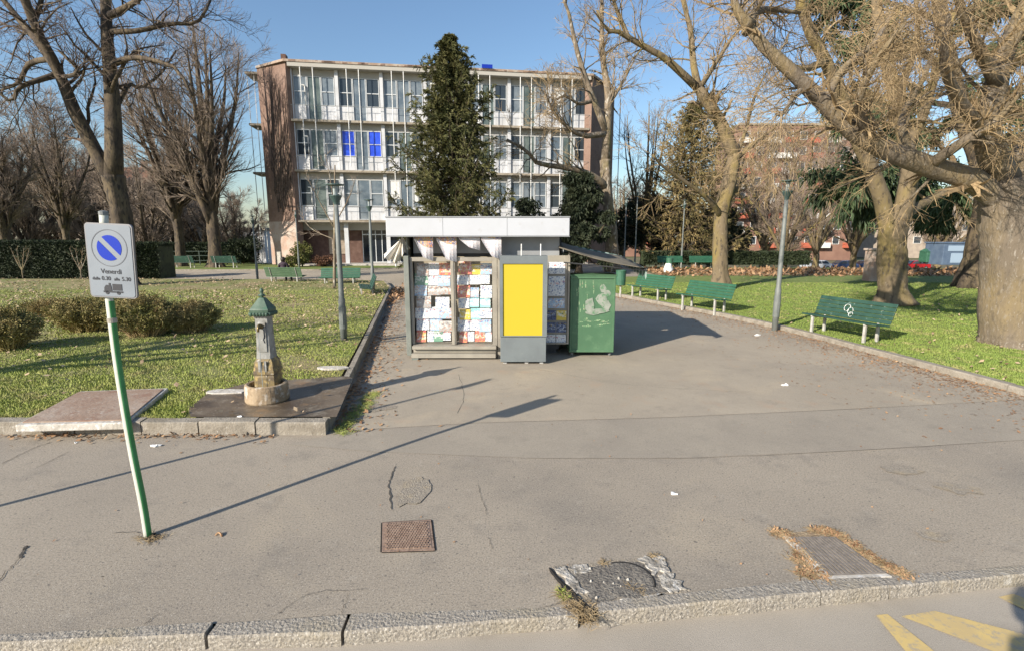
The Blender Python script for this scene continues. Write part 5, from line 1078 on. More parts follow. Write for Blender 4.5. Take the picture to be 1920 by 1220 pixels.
# plate
c0 = np.mean([at(160,420,4.0), at(245,426,4.0), at(252,554,4.0), at(171,556,4.0)], axis=0)
th = R(-2); ex = np.array((math.cos(th), math.sin(th), 0)); ex[2] = -.045; ex /= np.linalg.norm(ex)
up = at(206,424,4.0) - at(212,555,4.0); ez = up - (up @ ex)*ex; ez /= np.linalg.norm(ez); ey = np.cross(ez, ex)   # ey away from viewer
PW, PH = .375, .575
def plate_mesh(poly, t0, t1, mbx, mi=0):
    p = np.asarray(poly, float); n = len(p); fr = c0 + p[:, :1]*ex + p[:, 1:2]*ez
    mbx.add(np.vstack([fr + ey*t0, fr + ey*t1]), [tuple(range(n)), tuple(range(n, 2*n))[::-1]] + [(i, n+i, n+(i+1) % n, (i+1) % n) for i in range(n)], mi)
def rrect(w, h, r, n=6):
    out = []
    for cx, cy, a0 in ((w/2-r, h/2-r, 0), (-w/2+r, h/2-r, 90), (-w/2+r, -h/2+r, 180), (w/2-r, -h/2+r, 270)):
        for k in range(n): a = R(a0 + 90*k/(n-1)); out.append((cx + r*math.cos(a), cy + r*math.sin(a)))
    return out
bm = MB(); plate_mesh(rrect(PW, PH, .03), .004, .022, bm); obj('plate_rim', bm, M['sign_rim'], sg, world=True)
bm = MB(); plate_mesh(rrect(PW-.022, PH-.022, .022), .0, .005, bm); pf = obj('plate_face', bm, M['sign_face'], sg, world=True)
def sub(name, polys, m, t=-.002):
    bm = MB()
    for p in polys: plate_mesh(p, t, .001, bm)
    o = obj(name, bm, m, pf); me = o.data; 
    for v in me.vertices: v.co -= Vector(sg.location)
    return o
cy = .10; rad = .143
ring = []
for k in range(40):
    a, b = k/40*6.2832, (k+1)/40*6.2832
    ring.append([(rad*math.cos(a)*1.0, cy + rad*math.sin(a)), (rad*math.cos(b), cy + rad*math.sin(b)), ((rad-.006)*math.cos(b), cy + (rad-.006)*math.sin(b)), ((rad-.006)*math.cos(a), cy + (rad-.006)*math.sin(a))][::-1])
sub('ring', [r[::-1] for r in ring], M['sign_line'])
def seg(r, d, side):                     # circle segment above/below a diagonal bar
    out = []; a0 = math.acos(d/r); 
    for k in range(17): a = -a0 + 2*a0*k/16 + (R(45) if side > 0 else R(225)); out.append((r*math.cos(a), cy + r*math.sin(a)))
    return out
sub('blue_disc', [seg(.098, .020, 1), seg(.098, .020, -1)], M['sign_blue'])
def text_mesh(txt, size, cx, cz, name):
    cu = bpy.data.curves.new(name, 'FONT'); cu.body = txt; cu.size = size; cu.align_x = 'CENTER'; cu.offset = .0006
    to = bpy.data.objects.new(name, cu); COL.objects.link(to); dg = bpy.context.evaluated_depsgraph_get(); dg.update(); me = bpy.data.meshes.new_from_object(to.evaluated_get(dg)); COL.objects.unlink(to); bpy.data.objects.remove(to)
    for v in me.vertices:
        p = c0 + ex*(v.co.x + cx) + ez*(v.co.y + cz) - ey*.0025 - np.array(sg.location); v.co = Vector(p)
    me.materials.append(M['sign_black']); o = bpy.data.objects.new(name, me); COL.objects.link(o); o.parent = pf; return o
text_mesh('Venerdì', .052, 0, -.098, 'lettering')
text_mesh('dalle', .033, -.125, -.150, 'lettering'); text_mesh('0.30', .043, -.045, -.150, 'lettering'); text_mesh('alle', .033, .040, -.150, 'lettering'); text_mesh('5.30', .043, .115, -.150, 'lettering')
truck = [[(.0,-.228),(.0,-.178),(.075,-.178),(.075,-.228)], [(-.068,-.232),(-.066,-.208),(-.052,-.188),(-.012,-.188),(-.006,-.232)], [(-.03,-.186),(-.03,-.172),(-.016,-.172),(-.016,-.186)], [(-.075,-.246),(-.075,-.234),(.08,-.234),(.08,-.246)]]
for cx in (-.045, .045): truck.append([(cx + .014*math.cos(k/12*6.283), -.248 + .014*math.sin(k/12*6.283)) for k in range(12)])
sub('truck_symbol', [t if sum((t[i][0]*t[(i+1)%len(t)][1]-t[(i+1)%len(t)][0]*t[i][1]) for i in range(len(t))) > 0 else t[::-1] for t in truck], M['sign_black'], -.003)
bm = MB(); n = 14
rr_ = [(g(284,1006)[0] + .075*math.cos(k/n*6.283)*(1+rng.normal(0,.25)), g(284,1006)[1] + .055*math.sin(k/n*6.283)*(1+rng.normal(0,.25)), .005) for k in range(n)]; bm.sheet(rr_); struct('pavement_hole', bm, M['hole'])
def tuft(label, spots, h, n, m, spread=.05, lean=1.2, name='dry_grass', kind='stuff'):
    xy = np.vstack([np.asarray(s)[None, :2] + rng.normal(0, spread, (n, 2)) for s in spots]); N_ = len(xy); a = rng.uniform(0, 6.283, N_); l = h*rng.uniform(.5, 1.4, N_)
    p0 = np.c_[xy, np.full(N_, .003)]; d = np.c_[np.cos(a)*lean, np.sin(a)*lean, rng.uniform(.15, .9, N_)]; d /= np.linalg.norm(d, axis=1, keepdims=True); p1 = p0 + d*l[:, None]*.6; p2 = p0 + d*l[:, None]; p2[:, 2] = np.maximum(p2[:, 2] - l*.25, .006)
    bm = MB(); bm.tubes(np.stack([p0, p1, p2], 1), np.array([[.0022, .0018, .0008]]).repeat(N_, 0), 3); return tag(obj(name, bm, m), label, 'grass', kind=kind)
tuft('dry weeds at the foot of the parking sign pole', [g(270,1008), g(292,1008), g(285,1012)], .05, 40, M['dryblade'], .03)

# off-frame round sign whose shadow crosses the pavement
az = np.array((-sd.x, -sd.y)); hgt = 3.55; tip = g(905, 714)[:2]; fb = tip - az/np.linalg.norm(az)*hgt/math.tan(SUN_EL)
fs = thing('round_sign', 'round traffic sign outside the left picture edge, its long shadow crossing the pavement', 'sign', (fb[0], fb[1], 0))
bm = MB(); bm.tube([(0,0,-.02), (0,0,hgt+.1)], .03, 10); obj('pole', bm, M['lamp_pole'], fs)
bm = MB(); a = np.arange(24)/24*6.283; v = np.vstack([np.c_[.2*np.cos(a), np.full(24,-.045), hgt - .12 + .2*np.sin(a)], np.c_[.2*np.cos(a), np.full(24,-.035), hgt - .12 + .2*np.sin(a)]]); bm.add(v, [tuple(range(24)), tuple(range(24,48))[::-1]] + [(i, 24+i, 24+(i+1)%24, (i+1)%24) for i in range(24)])
o = obj('disc', bm, M['sign_face'], fs); o.rotation_euler = (0, 0, R(62))
# survey mast standing behind the viewpoint (its shadow is at the lower right)
ms = thing('camera_mast', 'dark mast with ball head whose shadow falls at the lower right', 'mast', (.10, -.25, -.1))
bm = MB(); bm.tube([(0,0,0),(0,0,1.75)], .05, 10); bm.tube([(0,0,1.75),(0,0,2.45)], .045, 10); obj('pole', bm, M['dark_steel'], ms)
bm = MB(); bm.lathe([(.02,2.36),(.10,2.40),(.13,2.50),(.10,2.60),(.02,2.64)], (0,0,0), 14); obj('head', bm, M['dark_steel'], ms)
bm = MB(); bm.box((-.18,-.18,0),(.18,.18,.08)); bm.lathe([(.06,2.05),(.11,2.1),(.11,2.24),(.06,2.28)], (0,0,0), 12); obj('mount', bm, M['dark_steel'], ms)

# ------------------------------------------------------------------ drinking fountain
fc = g(502, 748, LZ + .01)
fo = thing('drinking_fountain', 'old cast iron drinking fountain with a green cap and round stone basin', 'fountain', fc); fo.scale = (.85, .85, 1)
fs_ = fc[1]/960
# pad and slab
bm = MB(); P4 = [g(x, y, LZ + .009) for x, y in [(318,803),(352,765),(392,735),(470,716),(648,704),(662,708),(612,800)]]; P4 = [np.array((p[0], max(p[1], LC[1] + .18), p[2])) for p in P4]; bm.sheet([tuple(p) for p in P4]); struct('wet_paving', bm, M['wet'])
for px, py, w, d, ln in ((425,735,.32,.12,0),(622,690,.28,.11,0)):
    c = g(px, py, LZ); bm = MB(); n = 12; pp = [(w*math.cos(k/n*6.283)*(1+rng.normal(0,.1)), d*math.sin(k/n*6.283)*(1+rng.normal(0,.1))) for k in range(n)]; bm.prism(pp, 0, .035)
    tag(obj('stone_slab', bm, M['concrete'], bevel=.006), 'pale flat stone in the grass behind the fountain basin' if px < 500 else 'pale flat stone in the grass right of the fountain', 'stone').location = (c[0], c[1], LZ-.01)
bm = MB(); n = 32
bm.lathe([(.335,0),(.345,.02),(.34,.20),(.33,.245),(.30,.255),(.27,.245),(.26,.10),(.02,.09)], (0,0,0), n); obj('basin', bm, M['basin'], fo, smooth=False, bevel=0)
bm = MB(); bm.lathe([(.001,.148),(.262,.15),(.262,.151),(.001,.152)], (0,0,0), 24); obj('water', bm, M['water'], fo)
cyo = .10                                         # the column stands at the back of the basin
bm = MB(); bm.lathe([(.17,.09),(.18,.14),(.175,.34),(.165,.37),(.185,.385),(.185,.43),(.175,.44),(.168,.50),(.155,.56),(.13,.60)], (0,cyo,0), 32, sq=.75, rot=0); obj('pedestal', bm, M['iron_rust'], fo)
bm = MB(); bm.lathe([(.128,.601),(.122,.66),(.112,.80),(.108,1.0),(.108,1.17),(.118,1.19),(.118,1.21)], (0,cyo,0), 32, sq=.75); sh = obj('shaft', bm, M['iron_white'], fo)
bm = MB(); bm.box((-.075, cyo-.128, .70), (.075, cyo-.117, 1.12)); bm.box((-.07, cyo-.19, .42), (-.03, cyo-.172, .58)); bm.box((.03, cyo-.19, .42), (.07, cyo-.172, .58)); obj('front_panel', bm, M['iron_white'], fo, bevel=.008)
bm = MB(); n = 40; a = np.arange(n)/n*6.283
bm.lathe([(.12,1.20),(.15,1.225),(.158,1.24),(.165,1.29),(.155,1.31),(.125,1.345),(.09,1.39),(.06,1.43),(.045,1.45)], (0,cyo,0), 32, sq=.7)
for k in range(6):
    for s, (dx, dy) in enumerate(((1,0),(-1,0),(0,1),(0,-1))):
        t = -.125 + k*.05; c = (dx*.158 if dx else t, cyo + (dy*.158 if dy else t), 1.235); bm.lathe([(.004,-.035),(.02,-.02),(.026,.0),(.02,.02)], c, 8)
obj('cap', bm, M['iron_green'], fo)
bm = MB(); bm.lathe([(.04,1.44),(.02,1.46),(.045,1.475),(.05,1.49),(.025,1.505),(.02,1.515),(.032,1.535),(.034,1.55),(.018,1.575),(.004,1.585)], (0,cyo,0), 14)
for dx in (-.05, .05): bm.lathe([(.003,-.015),(.014,0),(.003,.015)], (dx, cyo, 1.482), 8)
obj('finial', bm, M['iron_green'], fo, smooth=True)
bm = MB(); bm.tube(smooth_line([(0,cyo-.10,1.06),(0,cyo-.17,1.075),(0,cyo-.215,1.05),(0,cyo-.225,1.00)], 10), np.linspace(.034,.018,10), 10); bm.lathe([(.005,-.03),(.045,-.02),(.055,0),(.045,.02),(.005,.03)], (0,cyo-.125,1.06), 12); obj('spout', bm, M['brass'], fo, smooth=True)
bm = MB(); bm.tube([(.0,cyo-.225,.998),(.0,cyo-.226,.6),(.0,cyo-.226,.152)], .004, 6); obj('water_jet', bm, M['lamp_glass'], fo)
bm = MB(); bm.tube(smooth_line([(.045,cyo-.13,1.02),(.05,cyo-.135,.92),(.03,cyo-.13,.88),(.05,cyo-.13,.83)],8), .008, 5); obj('pipe', bm, M['sign_black'], fo)

# rusty slab on the left
sl_ = thing('concrete_hatch', 'flat rust stained concrete hatch in the grass left of the fountain', 'hatch', (*np.mean(SLAB, axis=0), LZ - .02))
bm = MB(); q = np.array(SLAB); bm.prism([tuple(p) for p in (q if (q[1]-q[0])[0]*(q[2]-q[1])[1]-(q[1]-q[0])[1]*(q[2]-q[1])[0] > 0 else q[::-1])], LZ-.05, LZ+.042); obj('rim', bm, M['concrete'], sl_, world=True, bevel=.012)
cq = q.mean(0); q2 = cq + (q - cq)*np.array((.955,.90)); bm = MB(); bm.prism([tuple(p) for p in (q2 if (q2[1]-q2[0])[0]*(q2[2]-q2[1])[1]-(q2[1]-q2[0])[1]*(q2[2]-q2[1])[0] > 0 else q2[::-1])], LZ+.02, LZ+.055); obj('lid', bm, M['rustslab'], sl_, world=True, bevel=.006)

# ------------------------------------------------------------------ covers and drains
def local_quad(px, z=0.0): return np.array([g(x, y, z) for x, y in px])
q = local_quad([(716,1035),(815,1032),(808,975),(717,980)]); mc = thing('manhole_cover', 'square rusty manhole cover with a studded surface in the pavement', 'manhole cover', (*q.mean(0)[:2], 0))
def bil(q, u, v): return (q[0]*(1-u) + q[1]*u)*(1-v) + (q[3]*(1-u) + q[2]*u)*v
bm = MB(); bm.prism([p[:2] for p in q], -.01, .009); obj('frame', bm, M['rust_iron'], mc, world=True)
bm = MB(); qi = [bil(q, .05, .06), bil(q, .95, .06), bil(q, .95, .94), bil(q, .05, .94)]; bm.prism([p[:2] for p in qi], .0, .012)
ob = obj('lid', bm, M['rust_iron'], mc, world=True); bm = MB()
for i in range(16):
    for j in range(14): p = bil(q, .08 + .84*(i + .5*(j % 2))/16.0, .09 + .82*j/13); bm.box((p[0]-.008, p[1]-.009, .0125), (p[0]+.008, p[1]+.009, .018))
tag(obj('studs', bm, M['rust_iron'], mc, world=True), kind='stuff')
bm = MB()
for a_, b_ in ((0,1),(1,2),(2,3),(3,0)):
    d = q[b_]-q[a_]; nn_ = np.array((d[1], -d[0], 0)); nn_ /= np.linalg.norm(nn_); bm.add([q[a_]+(0,0,.005), q[b_]+(0,0,.005), q[b_]+nn_*.012+(0,0,.005), q[a_]+nn_*.012+(0,0,.005)], [(0,3,2,1)])
obj('gap', bm, M['hole'], mc, world=True)
# drain grate with dry grass
q = local_quad([(1556,1081),(1662,1077),(1566,1008),(1482,1008)]); dg_ = thing('drain_grate', 'skewed iron drain grate ringed with dry grass near the kerb', 'drain grate', (*q.mean(0)[:2], 0))
bm = MB(); bm.prism([p[:2] for p in q], -.01, .006); obj('pit', bm, M['hole'], dg_, world=True)
bm = MB(); 
for i in range(13):
    u = .04 + .92*i/12; w = .024
    a0, a1, a2_, a3 = bil(q, u-w, .03), bil(q, u+w, .03), bil(q, u+w, .97), bil(q, u-w, .97); bm.prism([a0[:2], a1[:2], a2_[:2], a3[:2]], .004, .016)
for v in (.02, .27, .5, .73, .98):
    a0, a1, a2_, a3 = bil(q, 0, v-.018), bil(q, 1, v-.018), bil(q, 1, v+.018), bil(q, 0, v+.018); bm.prism([a0[:2], a1[:2], a2_[:2], a3[:2]], .003, .0145)
obj('bars', bm, M['grate_iron'], dg_, world=True)
bm = MB(); 
e = local_quad([(1548,1087),(1672,1082),(1662,1077),(1556,1081)]); bm.prism([p[:2] for p in e], -.01, .012); e = local_quad([(1540,1087),(1556,1081),(1482,1008),(1468,1006)]); bm.prism([p[:2] for p in e], -.01, .010); obj('rim', bm, M['concrete'], dg_, world=True)
pts = [g(*p) for p in ((1470,1000),(1490,1015),(1500,1035),(1515,1050),(1528,1068),(1545,1082),(1530,995),(1550,995),(1575,1005),(1600,1022),(1625,1040),(1650,1055),(1675,1068),(1690,1076),(1500,1050),(1510,1075),(1460,1000),(1560,1000))]
tuft('matted dry grass growing round the drain grate', pts, .07, 75, M['dryblade'], .028, 2.2)
c = np.vstack([p[None] + np.c_[rng.normal(0, .035, (90, 2)), np.zeros(90)] for p in pts]); c[:, 2] = .004; leaves('fallen_leaves', c, .011, M['leaf_o'], 'brown leaf crumbs caught round the drain grate', .3)
M['dirt'] = mat('dry_dirt', (.30,.225,.14), .95, (.20,.145,.09), 12, .4, .62, bump=.8, bscale=60, coord='World', extra=[((.42,.34,.23), 35, .56, .68, {})])
bm = MB()
for line, w in (([(1462,998),(1490,1016),(1510,1046),(1535,1076),(1552,1090)], .055), ([(1468,1000),(1520,1000),(1560,996),(1600,1020),(1650,1052),(1700,1078)], .04)):
    p = smooth_line([g(*q_, z=.006) for q_ in line], 24); d_ = np.gradient(p, axis=0); n_ = np.c_[-d_[:,1], d_[:,0], np.zeros(24)]; n_ /= np.linalg.norm(n_, axis=1, keepdims=True); ww = w*rng.uniform(.5, 1.3, (24,1)); ww2 = w*rng.uniform(.5, 1.3, (24,1)); bm.addq(np.vstack([p + n_*ww, p - n_*ww2]), [(i, 24+i, 25+i, i+1) for i in range(23)])
obj('dirt_edge', bm, M['dirt'], dg_, world=True)
# broken inspection cover
q = local_quad([(1100,1140),(1282,1112),(1238,1046),(1040,1064)]); M['broken_concrete'] = mat('broken_concrete', (.42,.39,.34), .95, (.20,.18,.15), 14, .42, .6, bump=1, bscale=40, coord='World', extra=[((.55,.53,.49), 22, .56, .66, {}), ((.11,.10,.085), 30, .57, .66, {})]); bk = thing('broken_manhole', 'broken concrete inspection cover sunk in the pavement beside the kerb', 'manhole cover', (*q.mean(0)[:2], 0))
def ragged(q, u0, u1, v0, v1, n=6, j=.02):
    out = []
    for k in range(n): out.append(bil(q, u0 + (u1-u0)*k/n, v0 + rng.normal(0, j)))
    for k in range(n): out.append(bil(q, u1 + rng.normal(0, j), v0 + (v1-v0)*k/n))
    for k in range(n): out.append(bil(q, u1 - (u1-u0)*k/n, v1 + rng.normal(0, j)))
    for k in range(n): out.append(bil(q, u0 + rng.normal(0, j), v1 - (v1-v0)*k/n))
    return [p[:2] for p in out]
bm = MB(); bm.prism(ragged(q, -.02, 1.02, -.02, 1.04), -.02, .005); obj('pit', bm, M['gravelly'], bk, world=True)
M['dark_asph'] = mat('dark_filling', (.15,.135,.115), .95, (.21,.19,.16), 12, .4, .62, bump=1, bscale=50, coord='World', extra=[((.09,.08,.07), 60, .5, .62, {}), ((.36,.33,.29), 80, .62, .7, {})])
cc = bil(q, .50, .50); bm = MB(); bm.prism(ragged(q, .10, .84, .06, .93, 6, .03), -.01, .009); bm.lathe([(.20,.0),(.205,.010),(.19,.013),(.02,.011)], (cc[0]+.03, cc[1], 0), 30); o = obj('filling', bm, M['dark_asph'], bk, world=True)
bm = MB(); th_ = np.linspace(-.4, 1.9, 16); bm.tube(np.c_[cc[0] + .03 + .208*np.cos(th_), cc[1] + .205*np.sin(th_), np.full(16, .009)], .007, 5); obj('rim_gap', bm, M['hole'], bk, world=True)
for args in ((-.0,.10,.30,.98,5,.02,.022),(.12,.30,.78,.99,5,.02,.020),(.80,1.02,.55,1.02,6,.03,.024),(.86,1.03,.04,.52,6,.035,.02),(.36,.80,-.03,.06,8,.02,.016)):
    bm = MB(); bm.prism(ragged(q, *args[:6]), -.01, args[6]*.7); obj('concrete_edge', bm, M['broken_concrete'], bk, world=True, bevel=.004)
bm = MB()
for k in range(9): p = bil(q, rng.uniform(.1, 1), rng.uniform(0, 1)); s = rng.uniform(.005, .013); bm.lathe([(s*.3,.004),(s,.008),(s*.8,.015+s*.4),(s*.2,.02+s*.5)], (p[0], p[1], 0), 6)
tag(obj('concrete_crumbs', bm, M['concrete'], bk, world=True), kind='stuff')
bm = MB(); p = [bil(q, -.05, 1.0), bil(q, -.055, .75), bil(q, -.035, .4), bil(q, .0, .1), bil(q, .05, -.10)]; p = smooth_line(p, 14); p[:, 2] = .006; bm.tube(p, np.r_[.004, rng.uniform(.008, .020, 12), .004], 5); obj('gap', bm, M['hole'], bk, world=True)
tuft('dry grass sprouting from the broken kerb joint', [g(1080,1140), g(1092,1148), g(1105,1140), g(1110,1160), g(1095,1165), g(1055,1115), g(1068,1130)], .07, 45, M['dryblade'], .025, 1.3)
tuft('green weeds in the gap left of the broken inspection cover', [g(1050,1110), g(1060,1120)], .05, 40, M['blade'], .015, .6, name='weeds')
tuft('dry straw along the edge of the broken inspection cover', [bil(q, .45, .98), bil(q, .95, 1.02), bil(q, .55, .3), bil(q, .6, .2), bil(q, .98, .98)], .05, 45, M['dryblade'], .02, 1.3)
tuft('dark green weeds in the shadow beside the lawn corner', [LC + np.array((.10 + rng.uniform(0,.12), .05 + k*.11, 0)) for k in range(16)], .09, 60, M['blade'], .05, .8, name='weeds')

# litter
def paper(label, px, py, s, n=9):
    c = g(px, py); bm = MB(); a = np.arange(n)/n*6.283; r = s*rng.uniform(.6, 1.2, n); top = np.c_[np.cos(a)*r*1.3, np.sin(a)*r*.8, np.abs(rng.normal(0, s*.35, n))]; bm.add(np.vstack([top, [[0,0,s*.4]], np.c_[np.cos(a)*r*1.2, np.sin(a)*r*.75, np.zeros(n)]]), [(i, (i+1) % n, n) for i in range(n)] + [(n+1+i, n+1+(i+1) % n, (i+1) % n, i) for i in range(n)])
    o = obj('litter', bm, M['paper']); o.location = (c[0], c[1], .004); return tag(o, label, 'litter', 'scraps of litter')
paper('crumpled white scrap of paper alone on the open pavement', 1264, 926, .035); paper('crumpled white paper against the front kerb near the sign', 293, 836, .045); paper('small white scrap at the kerb foot left of the sign pole', 143, 830, .022)
o = paper('white scrap on the wet paving before the fountain', 450, 782, .03); o.location = (*g(450, 782, LZ)[:2], LZ + .01)
paper('small white scrap on the asphalt by the right kerb', 1470, 722, .05); paper('white scrap at the kerb near the right lamp post', 1420, 629, .07)
c = g(410, 1004); bm = MB(); bm.tube(smooth_line([(-.03,0,.004),(-.01,.02,.02),(.02,.005,.012),(.035,-.015,.004)], 9), np.r_[.002, np.full(7,.009), .002], 5); o = obj('dead_leaf', bm, M['leaf_o']); o.location = (c[0], c[1], 0); tag(o, 'single curled brown leaf right of the sign pole foot', 'leaf')

# ------------------------------------------------------------------ benches
def make_bench(label, m, group):
    t = thing('park_bench', label, 'bench', (0,0,0), 0, group); L = 1.9
    bm = MB()
    for k in range(5): y = -.26 + k*.095; z = .42 - .012*k; bm.box((-L/2, y, z), (L/2, y+.082, z+.032))
    obj('seat', bm, m, t, bevel=.008)
    bm = MB(); rot = np.array(Matrix.Rotation(R(-22), 3, 'X'))
    for k in range(5): s = .0 + k*.098; c = np.array((0, .215 + s*math.sin(R(22)), .42 + s*math.cos(R(22)))); bm.box((-L/2, c[1]-.014, c[2]), (L/2, c[1]+.014, c[2]+.088), rot=rot)
    obj('backrest', bm, m, t, bevel=.008)
    for x in (-L/2+.28, L/2-.28):
        bm = MB(); bm.tube([(x,-.25,.405),(x,.20,.36)], .022, 6); bm.tube(smooth_line([(x,.18,.37),(x,.245,.47),(x,.40,.86)], 8), .02, 6); obj('support', bm, M['leg'], t)
        for y in (-.2, .22): bm = MB(); bm.box((x-.028, y-.028, -.12), (x+.028, y+.028, .40 if y < 0 else .375)); obj('leg', bm, M['leg'], t, bevel=.005)
    return t
def bench_pose(pA, pB, z, back=.2):
    A_, B_ = g(*pA, z=z), g(*pB, z=z); d = B_ - A_; rz = math.atan2(d[1], d[0]); c = (A_ + B_)/2 + np.array((-math.sin(rz), math.cos(rz), 0))*back; return (c[0], c[1], z), rz
gb_ = 'green slatted park benches'
bn = make_bench('dark green slatted bench with a white scribble on its back, nearest on the right lawn', M['bench_dark'], gb_)
l, r_ = bench_pose((1520,622), (1620,642), LZR); bn.location = l; bn.rotation_euler = (0,0,r_)
bn2 = make_bench('bright green bench in front of the mossy leaning tree', M['bench_green'], gb_); l, r_ = bench_pose((1285,577), (1333,585), LZR); bn2.location = l; bn2.rotation_euler = (0,0,r_)
l, r_ = bench_pose((1192,557), (1226,562), LZR); dup(bn2, l, r_, 'bright green bench nearest the litter bin on the right lawn', gb_)
bm = MB(); rot = R(22)
sc_ = []
for cx, cz, r0 in ((-.16, .66, .075), (-.06, .60, .065), (-.02, .52, .05)):
    a = np.linspace(0, 5.6, 14); sc_.append([(cx + r0*math.cos(k), 0, cz + r0*1.1*math.sin(k)) for k in a])
for s_ in sc_:
    p = np.array(s_); p[:, 1] = .215 + (p[:, 2]-.42)*math.tan(rot) - .028; bm.tube(p, .009, 4)
obj('graffiti', bm, M['paper'], bn)
bp = make_bench('pale green bench with a person sitting on it, seen from behind', M['bench_pale'], gb_)
c = g(538, 533); bp.location = (c[0], c[1], 0); bp.rotation_euler = (0,0,R(176)); bench1_c = c
c = g(638, 537); dup(bn2, (c[0], c[1], 0), R(6), 'dark green bench facing the plaza behind the left lamp post', gb_)
c = g(687, 556); dup(bn, (c[0], c[1], 0), R(-72), 'dark bench seen end on beside the path, left of the kiosk', gb_)
for ch in list(bpy.data.objects[-1:]): pass
for px, lab in ((1258, 'distant green bench left of the dark post behind the right park'), (1318, 'distant green bench before the low hedge, partly behind the leaning tree')):
    c = at(px, 503, 38.0); dup(bn2, (c[0], 38.0, .06), R(3), lab, gb_)
for px, lab in ((345, 'distant green bench before the left upright tree'), (425, 'distant green bench before the tall upright tree by the school')):
    c = at(px, 500, 38.2); dup(bn, (c[0], 38.2, .07), R(177), lab, gb_)
# remove the copied graffiti from the end-on bench
for o in list(bpy.data.objects):
    if o.name.startswith('graffiti.'): bpy.data.objects.remove(o)

# person on the pale bench (faces away, towards the school)
pe = thing('person', 'person in a dark plum jacket sitting on the pale green bench, seen from behind', 'person', (bench1_c[0]-.12, bench1_c[1]+.02, 0))
def skin(name, verts, edges, rad, m, parent, root=0, sub=1):
    me = bpy.data.meshes.new(name); me.from_pydata(verts, edges, []); o = bpy.data.objects.new(name, me); COL.objects.link(o); o.parent = parent
    mod = o.modifiers.new('skin', 'SKIN'); mod.use_smooth_shade = True
    for i, r in enumerate(rad): me.skin_vertices[0].data[i].radius = (r, r) if np.isscalar(r) else r
    me.skin_vertices[0].data[root].use_root = True
    s = o.modifiers.new('sub', 'SUBSURF'); s.levels = sub; s.render_levels = sub; me.materials.append(m); return o
V = [(0,0,.52),(0,-.02,.75),(0,-.03,.95),(0,-.02,1.06),(0,0,1.13),(0,.02,1.22),(0,.03,1.30),
     (-.2,-.02,1.0),(-.26,.08,.78),(-.2,.28,.66),(-.14,.36,.66),(.2,-.02,1.0),(.26,.08,.78),(.2,.28,.66),(.14,.36,.66),
     (-.1,.06,.50),(-.13,.48,.52),(-.12,.50,.12),(-.12,.62,.05),(.1,.06,.50),(.14,.48,.52),(.16,.50,.12),(.18,.62,.05)]
E_ = [(0,1),(1,2),(2,3),(3,4),(4,5),(5,6),(3,7),(7,8),(8,9),(9,10),(3,11),(11,12),(12,13),(13,14),(0,15),(15,16),(16,17),(17,18),(0,19),(19,20),(20,21),(21,22)]
RD = [(.17,.12),(.17,.12),(.18,.12),(.10,.09),.055,.085,.08,.075,.055,.045,.035,.075,.055,.045,.035,.095,.07,.05,.04,.095,.07,.05,.04]
try:
    me = bpy.data.meshes.new('body'); 
    me.from_pydata(V, E_, []); o = bpy.data.objects.new('body', me); COL.objects.link(o); o.parent = pe; mod = o.modifiers.new('skin', 'SKIN'); mod.use_smooth_shade = True
    if not me.skin_vertices:
        bpy.context.view_layer.objects.active = o; bpy.ops.mesh.customdata_skin_add()
    for i, r in enumerate(RD): me.skin_vertices[0].data[i].radius = (r, r) if np.isscalar(r) else r
    me.skin_vertices[0].data[0].use_root = True; s = o.modifiers.new('sub', 'SUBSURF'); s.levels = 1; s.render_levels = 1; me.materials.append(M['jacket'])
except Exception as ex_: print('person skin', ex_)
bm = MB(); bm.lathe([(.03,1.12),(.09,1.15),(.115,1.22),(.115,1.28),(.09,1.35),(.03,1.385)], (0,.0,0), 14); obj('hair', bm, M['hair'], pe, smooth=True)

# ------------------------------------------------------------------ lamp posts and bins
def make_lamp(label, h, group, head=True):
    t = thing('street_lamp', label, 'lamp post', (0,0,0), 0, group)
    bm = MB(); bm.lathe([(.075,-.2),(.075,.9),(.06,.95),(.055,h*.6),(.045,h-.42)], (0,0,0), 14); obj('pole', bm, M['lamp_pole'], t, smooth=True)
    bm = MB(); bm.lathe([(.085,.25),(.085,.75)], (0,0,0), 14); bm.box((-.03,-.088,.35),(.03,-.08,.6)); obj('door_plate', bm, M['lamp_pole'], t)
    bm = MB(); bm.lathe([(.05,h-.44),(.06,h-.40),(.10,h-.32),(.135,h-.26),(.135,h-.245),(.02,h-.24)], (0,0,0), 16); obj('cone', bm, M['lamp_dark'], t)
    bm = MB(); bm.lathe([(.05,h-.239),(.055,h-.05)], (0,0,0), 12); obj('tube', bm, M['lamp_glass'], t)
    bm = MB(); bm.lathe([(.06,h-.049),(.20,h-.03),(.20,h-.012),(.05,h+.005)], (0,0,0), 20)
    for k in range(3): a = k*2.094; bm.tube([(.12*math.cos(a),.12*math.sin(a),h-.245),(.17*math.cos(a),.17*math.sin(a),h-.03)], .007, 4)
    obj('reflector', bm, M['lamp_dark'], t)
    return t
ll = 'tall lamp posts of the park'
def lamp_at(px, py, ptop, z, label, first=None):
    p = g(px, py, z); h = at(px, ptop, p[1])[2] - z
    if first is None: t = make_lamp(label, h, ll); t.location = (p[0], p[1], z); return t, h
    return dup(first[0], (p[0], p[1], z), 0, label, ll, (1, 1, h/first[1])), h
l0 = lamp_at(645, 636, 345, LZ-.02, 'grey lamp post on the left lawn beside the kiosk')
lamp_at(700, 549, 374, 0, 'slim dark lamp post by the path in front of the entrance', l0)
lR = lamp_at(1453, 613, 338, LZR, 'grey green lamp post standing alone on the right lawn', l0)
